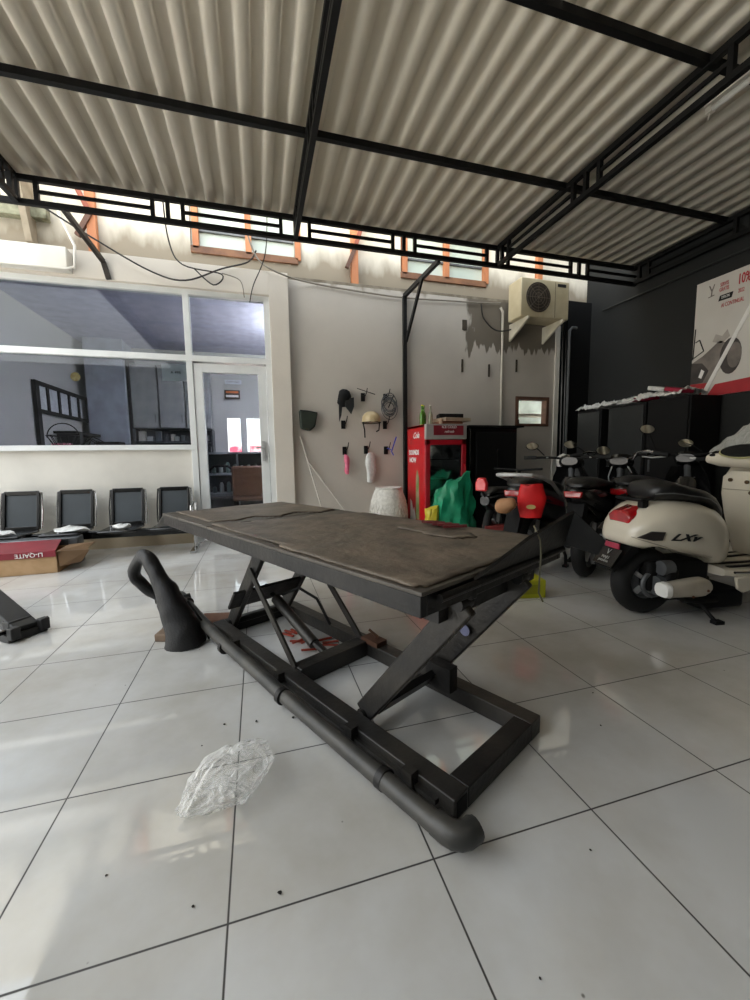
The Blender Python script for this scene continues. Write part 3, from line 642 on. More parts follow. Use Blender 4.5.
# ------------------------------------------------------------------ lift table
TH = math.radians(-63)
def lift():
    D = V((math.cos(TH), math.sin(TH), 0)); P = V((-math.sin(TH), math.cos(TH), 0))
    s0, p0 = -.75, .83; O = D * s0 + P * p0
    r = thing('lift_table', 'black steel scissor lift table with a dusty worn deck', 'lift table', O, TH)
    def q(s, p, z): return V((s - s0, p - p0, z))
    def qb(m, sa, sb, pa, pb, za, zb): return m.bb(sa - s0, sb - s0, pa - p0, pb - p0, za, zb)
    # base
    fr = MB(); qb(fr, -1.53, .205, .565, .635, 0, .07); fr.build('base_rail', M_lift, r, bevel=.004)
    fr = MB(); qb(fr, -1.53, .205, 1.035, 1.105, 0, .07); fr.build('base_rail', M_lift, r, bevel=.004)
    fr = MB(); qb(fr, .135, .205, .6355, 1.0345, .001, .069); fr.build('base_crossbar', M_liftdark, r, bevel=.004)
    fr = MB(); qb(fr, -1.53, -1.46, .6355, 1.0345, .001, .069); fr.build('base_crossbar', M_liftdark, r, bevel=.004)
    fr = MB(); qb(fr, -.76, -.68, .6355, 1.0345, .001, .08); fr.build('base_crossbar', M_lift, r, bevel=.004)
    fr = MB(); qb(fr, .2055, .2065, .575, .625, .01, .06); fr.build('tube_opening', mat('hole_black', '050505', .9), r)
    # angle lip on the outer side of the near rail
    fr = MB(); qb(fr, -1.5, .15, .548, .565, .03, .045)
    for s in (-1.2, -.75, -.25, .03): qb(fr, s, s + .04, .535, .566, .02, .085)
    fr.build('pipe_bracket', M_lift, r)
    # arms
    def arm(s, p, z, s2, z2, name='lift_arm', w=.08, t=.03, m=M_lift):
        a = MB(); a.bar(q(s, p, z), q(s2, p, z2), t, w, (0, 0, 1)); 
        o = a.build(name, m, r, bevel=.006)
        b = MB(); R = Matrix.Rotation(PI / 2, 3, 'X')
        for (ss, zz) in ((s, z), (s2, z2)):
            b.lathe([(.022, -.03), (.022, .03)], q(ss + (.01 if ss == s else -.01), p, zz), 12, R)
        b.build('pivot_bolt', M_liftdark, o)
        return o
    for p in (.66, 1.01):
        arm(-.28, p, .06, .17, .61); arm(-1.47, p, .06, -1.02, .61)
    a = MB(); a.bar(q(-1.33, .6, .23), q(-1.33, 1.0, .23), .09, .012, (.63, 0, .77)); 
    a = MB(); v = V((.45, 0, .55)).normalized(); c1 = q(-1.285, .58, .265); c2 = q(-1.285, 1.03, .265)
    a.prism([c1 - v * .07, c2 - v * .07, c2 + v * .07, c1 + v * .07], (.012, 0, -.01)); a.build('tie_plate', M_liftdark, r)
    a = MB(); c1 = q(-.2, .67, .13); c2 = q(-.2, 1.0, .13); a.prism([c1 - v * .05, c2 - v * .05, c2 + v * .05, c1 + v * .05], (.02, 0, -.015)); a.bb(-.2 - s0, -.08 - s0, .93 - p0, .98 - p0, .1, .2); a.build('tie_plate', M_liftdark, r)
    for ss in (-.28, -1.47): a = MB(); a.tube([q(ss, .64, .06), q(ss, 1.03, .06)], .02, 10); a.build('pivot_shaft', M_liftdark, r)
    # struts
    for p in (.635, 1.04):
        a = MB(); a.bar(q(-1.15, p, .45), q(-.73, p, .07), .012, .035); a.build('safety_strut', M_lift, r)
    # cylinder
    a = MB(); a.tube([q(-1.24, .83, .22), q(-.86, .83, .075)], .03, 14); c = a.build('hydraulic_cylinder', M_lift, r)
    a = MB(); a.tube([q(-1.36, .83, .27), q(-1.24, .83, .22)], .014, 10); a.build('piston_rod', M_chrome, c)
    a = MB(); a.tube([q(-.9, .83, .09), q(-.7, .83, .05)], .018, 8); a.build('cylinder_mount', M_liftdark, c)
    a = MB(); a.tube([q(-1.22, .86, .24), q(-1.1, .9, .3), q(-1.0, .95, .25), q(-.95, 1.0, .1)], .008, 6); a.build('hose', M_rubber, c)
    a = MB(); a.tube([q(-.66, 1.07, .07), q(-.64, 1.07, .11), q(-.68, 1.05, .14)], .008, 6); a.bb(-.72 - s0, -.6 - s0, 1.03 - p0, 1.1 - p0, .07, .095); a.build('latch', mat('rusty_metal', '5a3c2c', .6, .3), r)
    # deck
    d = MB(); za, zb = .632, .69; sa, sb, pa, pb = -1.9, .19, .44, 1.27
    t = .025
    qb(d, sa, sb, pa, pa + t, za, zb); qb(d, sa, sb, pb - t, pb, za, zb); qb(d, sb - t, sb, pa + t, pb - t, za, zb); qb(d, sa, sa + t, pa + t, pb - t, za, zb)
    for s in (-1.5, -1.02, -.5, .1): qb(d, s, s + .04, pa + t, pb - t, za + .005, zb - .001)
    qb(d, sa, sb, .66, .69, za - .01, zb - .001); qb(d, sa, sb, 1.0, 1.03, za - .01, zb - .001)
    d.build('deck_frame', M_liftdark, r, bevel=.003)
    # deck plates (three), slightly uneven
    cuts = [-1.905, -1.62, -1.18, .198]
    for i in range(3):
        d = MB(); qb(d, cuts[i] + .002, cuts[i + 1] - .002, pa - .004, pb + .004, zb, zb + .012 + .002 * (i % 2)); d.build('deck_plate', M_matedge, r, bevel=.003)
    # worn rubber sheet: torn outline, uneven grid
    def sheet(outline, z, name, seed, nx=46, ny=22):
        xs = [p[0] for p in outline]; ys = [p[1] for p in outline]
        def inside(x, y):
            c = False; n = len(outline)
            for i in range(n):
                x1, y1 = outline[i]; x2, y2 = outline[(i + 1) % n]
                if (y1 > y) != (y2 > y) and x < (x2 - x1) * (y - y1) / (y2 - y1) + x1: c = not c
            return c
        m = MB(); ids = {}
        X0, X1, Y0, Y1 = min(xs), max(xs), min(ys), max(ys)
        for i in range(nx + 1):
            for j in range(ny + 1):
                x = X0 + (X1 - X0) * i / nx; y = Y0 + (Y1 - Y0) * j / ny
                h = .003 * mnoise.noise(V((x * 5, y * 5, seed))) + .0015 * mnoise.noise(V((x * 21, y * 21, seed)))
                ids[i, j] = len(m.v); m.v.append(tuple(q(x + .006 * mnoise.noise(V((x * 30, y * 30, 3 + seed))), y + .006 * mnoise.noise(V((x * 30, y * 30, 9 + seed))), z + .004 + h)))
        for i in range(nx):
            for j in range(ny):
                x = X0 + (X1 - X0) * (i + .5) / nx; y = Y0 + (Y1 - Y0) * (j + .5) / ny
                if inside(x, y): m.f.append((ids[i, j], ids[i + 1, j], ids[i + 1, j + 1], ids[i, j + 1]))
        o = m.build(name, M_mat, r, smooth=60)
        bm = bmesh.new(); bm.from_mesh(o.data); bmesh.ops.delete(bm, geom=[vv for vv in bm.verts if not vv.link_faces], context='VERTS'); bm.to_mesh(o.data); bm.free()
        so = o.modifiers.new('t', 'SOLIDIFY'); so.thickness = .007; so.offset = -1
        return o
    sheet([(-1.2, .47), (.17, .45), (.18, 1.25), (-.5, 1.255), (-.95, 1.25), (-1.0, 1.08), (-1.08, .98), (-1.02, .86), (-1.15, .72), (-1.12, .6)], .706, 'rubber_sheet', 1, 70, 40)
    sheet([(-1.85, .5), (-1.3, .5), (-1.24, .62), (-1.3, .75), (-1.2, .86), (-1.28, 1.0), (-1.16, 1.1), (-1.2, 1.24), (-1.84, 1.22)], .706, 'rubber_sheet', 5, 40, 40)
    sheet([(-.42, 1.0), (-.1, .98), (-.05, 1.05), (-.12, 1.1), (-.4, 1.09)], .714, 'mat_flake', 9, 16, 6)
    # front ramp flap, tipped up, with folded end
    A = [q(.195, .66, .69), q(.195, 1.27, .69), q(.235, 1.25, .825), q(.25, .87, .785)]
    f = MB().prism(A, (.008, 0, -.006)); f.build('ramp_flap', M_liftdark, r)
    f = MB().prism([q(.195, 1.27, .69), q(.235, 1.25, .825), q(.33, 1.3, .72), q(.31, 1.29, .665)], (.006, .006, -.004)); f.build('ramp_lip', M_steel, r)
    f = MB(); f.tube([q(.2, .5, .672), q(.2, 1.26, .672)], .012, 10); f.build('hinge', M_liftdark, r)
    # back flap hanging down
    f = MB().prism([q(-1.905, .445, .698), q(-1.905, 1.27, .698), q(-2.1, 1.27, .6), q(-2.1, .445, .6)], (-.003, 0, -.012)); f.build('ramp_flap', M_lift, r)
    # lower guide channel under the front end
    f = MB(); qb(f, .06, .12, .6, 1.2, .55, .631); f.build('subframe_beam', M_liftdark, r)
    f = MB(); qb(f, -.9, -.84, .6, 1.1, .56, .631); f.build('subframe_beam', M_liftdark, r)
    tape = MB(); tape.lathe([(0, 0), (.022, 0), (.022, .002), (0, .002)], q(-.045, .977, .36) + V((0, .0, 0)), 14, Matrix.Rotation(PI / 2, 3, 'X')); tape.build('round_sticker', mat('sticker_lilac', '747898', .4), r)
    # red rag edge, crumbs on deck
    def world(s, p, z): return D * s + P * p + V((0, 0, z))
    o = MB(); 
    for k in range(5): o.bar(world(-.42 + k * .04, 1.17 - .012 * k, .722 + .003 * (k % 2)), world(-.35 + k * .04, 1.2, .724), .018, .01)
    oo = o.build('red_rag', mat('dark_red_cloth', '6a1c1c', .7)); tag(oo, 'dark red rag strip lying near the far edge of the lift deck', 'rag')
    # loose strap hanging from the front end
    a = world(.24, .93, .81); b = world(.27, .92, .72); c = world(.27, .93, .6); e = world(.29, .93, .5)
    tag(MB().tube([a, (a + b) / 2 + V((.01, 0, .0)), b, c + V((-.01, 0, 0)), c * .7 + e * .3], .0028, 6).build('loose_string', mat('dusty_string', '6e6a58', .8)), 'thin dusty string hanging from the lift deck flap', 'string')
    # exhaust pipe lying along the base
    pr = thing('exhaust_pipe', 'long dusty grey plastic pipe with elbows lying along the lift base', 'pipe', O, TH)
    m = MB(); m.tube([q(.22, .49, .05), q(.0, .492, .05), q(-.6, .5, .05), q(-1.3, .5, .08), q(-1.62, .5, .12), q(-1.78, .5, .15)], .029, 16); m.build('pipe', M_pipe, pr)
    m = MB(); pts = [q(.2, .49, .055)] + [q(.235 + .045 * math.sin(a), .49 + .045 * (1 - math.cos(a)), .055) for a in (0, .4, .8, 1.2, PI / 2)] + [q(.28, .545, .055)]
    m.tube(pts, .034, 16); m.build('elbow', M_pipe, pr)
    m = MB(); m.tube([q(.28, .543, .055), q(.282, .552, .055)], .03, 12); m.build('dark_opening', M_pipe, pr)
    for s in (-.02, -1.2, -.62):
        m = MB(); m.tube([q(s, .495, .06 if s < -1 else .05), q(s + .025, .495, .06 if s < -1 else .05)], .034, 16); m.build('clamp_ring', M_liftdark, pr)
    m = MB(); m.tube([q(-1.74, .5, .145), q(-1.84, .49, .165), q(-1.9, .44, .17), q(-1.93, .37, .165)], .038, 16); m.build('elbow', M_pipe, pr)
    # black leather-like hose funnel
    fr = thing('hose_funnel', 'black leatherette exhaust hose funnel standing bent over on the tiles', 'hose', (-.32, 1.53, 0))
    pts = [((0, 0, 0), .11), ((-.01, .0, .06), .1), ((-.045, .02, .16), .085), ((-.09, .05, .27), .062), ((-.13, .08, .36), .048), ((-.165, .11, .43), .04), ((-.2, .14, .475), .038), ((-.24, .165, .475), .036), ((-.275, .18, .43), .034), ((-.285, .2, .36), .033), ((-.25, .22, .28), .032), ((-.18, .24, .21), .03), ((-.08, .27, .17), .03), ((.0, .3, .17), .032)]
    m = MB(); P_ = [V(a) for a, b in pts]; Rr = [b for a, b in pts]
    # smooth path
    out = []; rr = []
    for i in range(len(P_) - 1):
        a = P_[max(i - 1, 0)]; b = P_[i]; c = P_[i + 1]; e = P_[min(i + 2, len(P_) - 1)]
        for k in range(4):
            t = k / 4; out.append(.5 * ((2 * b) + (c - a) * t + (2 * a - 5 * b + 4 * c - e) * t * t + (3 * b - a - 3 * c + e) * t ** 3)); rr.append(Rr[i] * (1 - t) + Rr[i + 1] * t)
    m.tube(out, rr, 24); sl = m.build('sleeve', M_cloth, fr); crumple(sl, .014, 13, 2)
    for v in sl.data.vertices: v.co.z = max(v.co.z, 0)
    m = MB(); m.tube([V((.115, .02, .0)), V((.085, .0, .12)), V((.02, -.02, .25))], .006, 6); m.build('seam', M_black, fr)
    tag(MB().prism([(-.5, 1.6, 0), (-.34, 1.55, 0), (-.3, 1.7, 0), (-.46, 1.74, 0)], (0, 0, .045)).build('wood_block', mat('old_wood', '7d6a58', .8, 0, '6a5848', 10), bevel=.006), 'small worn wooden block behind the black hose funnel', 'block')
    tag(MB().prism([(-.3, 1.78, 0), (-.1, 1.73, 0), (-.06, 1.85, 0), (-.27, 1.9, 0)], (0, 0, .03)).build('brick_piece', mat('brick_brown', '84604e', .85, 0, '6e4e3e', 10), bevel=.005), 'flat brown brick under the rear end of the pipe', 'brick')
    # red cable ties inside the base
    for k in range(16):
        s = -1.2 + .03 * k + random.uniform(-.03, .03); p = .9 + random.uniform(-.06, .09); an = random.uniform(-.9, .9)
        o = MB().bar((-.045, 0, 0), (.045, 0, 0), .014, .009).build('plastic_stick', mat('orange_red_plastic', 'b8442c', .5, 0, '7a3020', 9), bevel=.002); o.location = world(s, p, .006 + .009 * (k % 4)); o.rotation_euler = (0, random.uniform(-.1, .1), an)
        tag(o, 'short orange red stick on the floor inside the lift base', 'stick', 'orange red sticks under the lift')
lift()

def bag():
    n, k = 44, 72; rings = []
    m = MB()
    for i in range(n + 1):
        t = i / n; ph = PI * t; ring = []
        for j in range(k):
            a = 2 * PI * j / k; rad = math.sin(ph) ** .7
            ring.append(V((math.cos(a) * rad * .13, math.sin(a) * rad * .1, .05 - math.cos(ph) * .05)))
        rings.append(ring)
    m.loft(rings, False); o = m.build('plastic_bag', M_film, smooth=18)
    for v in o.data.vertices:
        p = v.co.copy(); u = V((p.x * 6 + p.y * 4, p.y * 14 - p.x * 5, p.z * 14))
        r1 = 1 - 2 * abs(mnoise.noise(u)); r2 = 1 - 2 * abs(mnoise.noise(u * 2.3 + V((5, 5, 5)))); r3 = 1 - 2 * abs(mnoise.noise(u * 5)); d = V((p.x, p.y * 1.4, p.z - .05)).normalized()
        v.co += d * (r1 * .022 + r2 * .011 + r3 * .004 - .018)
        w = min(max(0, (-.05 - v.co.x)) * 10, 1)
        v.co.y *= (1 - .3 * w); v.co.z *= (1 - .55 * w); v.co.x -= w * .03
        v.co.z = max(v.co.z, .001)
    o.data.update(); o.location = (-.01, .395, 0); o.rotation_euler = (0, 0, math.radians(28))
    tag(o, 'crumpled clear plastic bag on the floor tiles in the foreground', 'plastic bag')
    for (x, y, s) in ((-.06, .72, .007), (.06, .70, .008), (.2, .68, .009), (.115, .03, .009), (-.13, .62, .005), (.34, .62, .006), (.9, -.1, .006), (1.32, .28, .006), (1.46, .46, .005), (.6, -.28, .005), (-.3, .2, .005), (-.08, .06, .005)):
        c = MB(); s *= .55; c.lathe([(0, 0), (s, 0), (s * 1.1, s * .4), (s * .5, s * .8), (0, s * .8)], n=6); oo = c.build('dirt_crumb', mat('dirt', '2c2722', .9)); crumple(oo, s * .6, 90, x * 7); oo.location = (x, y, .001 + s * .3)
        tag(oo, 'tiny dark crumb of dirt on the white tiles', 'crumb', 'dirt crumbs on the tiles')
bag()

# ------------------------------------------------------------------ things on and by the back wall
def helmet(name, label, loc, mt, rz=0, strap=M_black):
    r = thing(name, label, 'helmet', loc, rz)
    prof = [(.125, 0), (.128, .03), (.12, .08), (.095, .12), (.055, .145), (0, .152)]
    MB().lathe(prof, n=20).build('shell', mt, r); MB().torus((0, 0, 0), .122, .008, 'z', 24, 6).build('rim', M_black, r)
    MB().prism([(-.11, -.06, .01), (0, -.15, .0), (.11, -.06, .01), (.09, -.08, .03), (0, -.14, .025), (-.09, -.08, .03)], (0, 0, .008)).build('peak', mt, r)
    for sx in (-1, 1): MB().tube([(sx * .115, 0, 0), (sx * .1, -.02, -.1), (sx * .08 - .02, -.03, -.2 if sx < 0 else -.12)], .009, 6).build('strap', strap, r)
    return r
def wall_things():
    y = WY - .0
    # hooks: three rows
    spots = [(1.52, 1.84, 'top middle'), (1.24, 1.47, 'left in the middle row, under the black hat'), (1.83, 1.47, 'right in the middle row, under the wire knot'), (1.25, 1.12, 'left in the bottom row, holding the pink bag'), (1.55, 1.13, 'middle of the bottom row, holding the white bag'), (1.84, 1.12, 'right in the bottom row, holding the blue strap'), (1.24, 1.8, 'top left, behind the black hat'), (1.84, 1.84, 'top right, behind the wire knot')]
    proto = None
    for x, z, l in spots:
        if proto is None:
            proto = thing('wall_hook', '', 'hook', (0, 0, 0), 0, 'black hooks on the cream wall')
            MB().bb(-.028, .028, -.02, 0, -.055, .055).build('plate', M_black, proto, bevel=.004)
            MB().tube([(0, -.02, .02), (.02, -.06, .01), (.03, -.09, .05), (.04, -.1, .11)], .006, 6).build('prong', M_black, proto); h = proto
        else: h = copy_tree(proto)
        h.location = (x, y, z); h['label'] = 'small black wall hook, ' + l
    # rod on top hook
    tag(MB().tube([(-.12, -.1, .1), (.13, -.09, .03)], .005, 6).build('thin_rod', M_black), 'thin dark rod across the top middle hook', 'rod'); bpy.data.objects['thin_rod'].location = (1.54, y, 1.84)
    # black cap + strap
    r = thing('riding_hat', 'black riding hat hanging with its strap on the left hooks', 'hat', (1.25, y - .07, 1.8))
    m = MB(); rings = []
    for t, w, d in ((.13, .03, .03), (.1, .07, .05), (.03, .095, .06), (-.05, .09, .05), (-.1, .05, .03)): rings.append([V((math.cos(2 * PI * k / 12) * w + t * .05, math.sin(2 * PI * k / 12) * d, t)) for k in range(12)])
    m.loft(rings); o = m.build('crown', M_black, r); crumple(o, .02, 12, 4)
    MB().prism([(.0, -.05, .0), (.12, -.05, .02), (.12, -.05, -.1), (.08, -.05, -.2), (.0, -.05, -.1)], (0, .02, 0)).build('flap', M_darkgrey, r, bevel=.004)
    MB().prism([(-.08, -.02, -.02), (-.03, -.02, -.08), (-.05, -.02, -.22), (-.08, -.02, -.3)], (0, .015, 0)).build('strap', M_darkgrey, r)
    helmet('cream_helmet', 'cream half helmet hanging upright on the wall hooks', (1.6, y - .13, 1.49), mat('helmet_cream', 'c8b48c', .35, 0, 'b8a47c'))
    # knotted wire
    r = thing('wire_knot', 'tangle of dark wire hanging on the right hooks', 'wire', (1.88, y - .05, 1.72))
    m = MB()
    for k in range(9):
        a = random.uniform(0, PI); b = random.uniform(.07, .12); tl = random.uniform(-.4, .4)
        m.tube([(b * math.cos(t), -.02 + .025 * math.sin(t * 2 + a), b * 1.15 * math.sin(t) + .01 * k - .05 + tl * .05) for t in [q * 2 * PI / 16 + a for q in range(17)]], .0055, 5)
    m.build('loops', M_grey, r); MB().tube([(-.02, -.03, -.02), (.06, -.03, .15)], .007, 6).build('loose_end', M_black, r)
    # helmets/pouch left
    r = thing('green_pouch', 'dark green open pouch fixed to the cream wall by the pilaster', 'pouch', (.76, y - .001, 1.53))
    m = MB(); m.prism([(-.11, 0, .12), (.13, 0, .09), (.09, 0, -.1), (.02, 0, -.15), (-.1, 0, -.12)], (0, -.1, 0)); m.build('bag', mat('dark_green_cloth', '2a3428', .7, 0, '1c241a', 8), r, bevel=.02)
    MB().tube([(-.1, -.1, .11), (0, -.12, .1), (.12, -.1, .08)], .008, 6).build('rim', M_black, r)
    # hanging bags
    def hang(name, label, x, z, w, h, mt, seed):
        m = MB(); rings = []; n = 12
        for t in (0, .15, .35, .6, .85, 1): 
            ww = w * (.25 + .75 * math.sin(PI * min(t * .75 + .12, 1)))
            rings.append([V((math.cos(2 * PI * k / n) * ww, math.sin(2 * PI * k / n) * ww * .5, -h * t)) for k in range(n)])
        m.loft(rings); o = m.build(name, mt, smooth=40); crumple(o, .03, 14, seed); o.location = (x, y - .06, z); tag(o, label, 'bag')
    hang('pink_bag', 'small pink plastic bag hanging on a wall hook', 1.27, 1.07, .045, .25, M_pink, 1)
    hang('white_bag', 'long white plastic bag hanging on the middle wall hook', 1.6, 1.1, .075, .42, M_wplastic, 6)
    tag(MB().tube([(1.84, y - .08, 1.15), (1.9, y - .09, 1.12), (1.97, y - .08, 1.3), (1.9, y - .08, 1.1), (1.93, y - .08, 1.05)], .009, 6).build('blue_strap', mat('blue_plastic', '3848c0', .4)), 'blue strap on the bottom right wall hook', 'strap')
    # leaning rods
    for a, b, l in (((.66, y - .02, 1.32), (.98, y - .25, 0), 'white rod leaning on the wall, steeper of the two'), ((.74, y - .02, 1.0), (1.42, y - .22, 0), 'white rod leaning on the wall, flatter of the two')):
        tag(MB().tube([a, b], .01, 8).build('white_rod', mat('rod_white', 'd8d2c6', .5)), l, 'rod', 'white rods leaning on the wall')
    # rattan stool
    r = thing('rattan_stool', 'round white woven rattan stool against the cream wall', 'stool', (1.76, 4.2, 0))
    m = MB(); prof = [(.2, 0), (.235, .12), (.25, .3), (.235, .45), (.19, .58), (.165, .62), (0, .63)]
    m.lathe(prof, n=32); m.build('core', M_straw, r)
    m = MB()
    for k in range(30):
        for sgn in (-1, 1):
            a0 = 2 * PI * k / 30; pts = []
            for i in range(9):
                t = i / 8; z = .02 + .58 * t; R_ = .207 + .05 * math.sin(PI * (t * .9 + .05)) * 1.0 - .055 * t ** 3 + .003
                a = a0 + sgn * t * .8; pts.append((R_ * math.cos(a), R_ * math.sin(a), z))
            m.tube(pts, .006, 4)
    m.build('weave', M_straw, r)
    m = MB(); m.torus((0, 0, .62), .165, .012, 'z', 28, 8); m.build('rim', M_straw, r)
    # small window in wall
    r = sroot('window_4', 'small brown framed serving hatch in the cream wall')
    x0, x1, z0, z1 = 3.93, 4.53, 1.47, 1.92; f = MB()
    f.bb(x0, x0 + .05, WY - .02, WY + .1, z0, z1); f.bb(x1 - .05, x1, WY - .02, WY + .1, z0, z1); f.bb(x0, x1, WY - .021, WY + .1, z1 - .05, z1); f.bb(x0, x1, WY - .021, WY + .1, z0, z0 + .04)
    f.build('window_frame', M_brownw, r, bevel=.004)
    MB().bb(x0 - .3, x1 + .6, WY + .6, WY + .62, z0 - .4, z1 + .8).build('back_panel', mat('teal_white', 'b8c6c4', .5), r)
    MB().bb(x0 - .2, x1 + .5, WY + .16, WY + .5, 1.66, 1.68).build('shelf', M_white, r)
    for k, x in enumerate((4.02, 4.17)):
        o = MB().bb(-.035, .035, -.03, .03, 0, .09).build('black_socket', M_black, bevel=.006); o.location = (x, WY + .3, 1.511); tag(o, ('left' if k == 0 else 'right') + ' small black device behind the serving hatch', 'device', 'black devices in the hatch')
    struct(MB().bb(x0 - .3, x1 + .6, WY + .16, WY + .6, 1.47, 1.51).build('trim_7', M_white), 'ledge behind the serving hatch')
    # small dark marks on the wall (cut conduit boxes)
    for x, z, w, h, l in ((3.05, 2.9, .035, .07, 'short dark slot in the wall beside the cement patch, topmost'), (3.02, 2.33, .013, .09, 'narrow dark slot in the cream wall, left of the conduit'), (3.46, 2.28, .013, .09, 'narrow dark slot in the cream wall, nearer the conduit'), (3.93, 2.37, .013, .09, 'narrow dark slot in the cream wall right of the conduit')):
        o = MB().bb(-w, w, -.012, 0, -h, h).build('wall_slot', mat('slot_dark', '4a4236', .8)); o.location = (x, WY, z); tag(o, l, 'slot')
wall_things()

def ac():
    r = thing('air_conditioner', 'beige outdoor air conditioner unit on wall brackets', 'air conditioner', (4.1, 4.3, 2.95))
    m = MB(); m.bb(-.4, .4, -.15, .15, 0, .52); m.build('casing', M_ac, r, bevel=.015)
    R = Matrix.Rotation(PI / 2, 3, 'X')
    m = MB(); m.lathe([(.0, .0), (.2, 0), (.2, .004), (0, .004)], (-.12, -.15, .27), 28, R); m.build('fan_opening', M_acdark, r)
    m = MB()
    for rr in (.06, .1, .14, .18, .2): m.torus((-.12, -.156, .27), rr, .003, 'y', 28, 5)
    for k in range(8): a = k * PI / 4; m.tube([(-.12, -.158, .27), (-.12 + .2 * math.cos(a), -.158, .27 + .2 * math.sin(a))], .003, 4)
    m.build('fan_grille', mat('grille_brown', '6e6250', .5), r)
    m = MB()
    for k in range(5):
        a = 2 * PI * k / 5; c = V((-.12, -.1505, .27)); u = V((math.cos(a), 0, math.sin(a))); w = V((-math.sin(a), 0, math.cos(a)))
        m.prism([c + u * .03 - w * .02, c + u * .17 - w * .05, c + u * .18 + w * .04, c + u * .03 + w * .02], (0, -.003, 0))
    m.build('fan_blade', mat('fan_blades', '5a4c3c', .5), r)
    MB().bb(.2, .34, -.155, -.15, .44, .48).build('badge', M_btext, r)
    MB().bb(.16, .165, -.152, -.149, .02, .5).build('panel_seam', M_acdark, r)
    for x in (-.3, .28):
        m = MB(); m.prism([(x - .015, .24, 0), (x - .015, -.2, 0), (x - .015, -.2, -.03), (x - .015, .24, -.24)], (.03, 0, 0)); m.build('bracket', mat('bracket_cream', 'd8d0ba', .5), r)
ac()

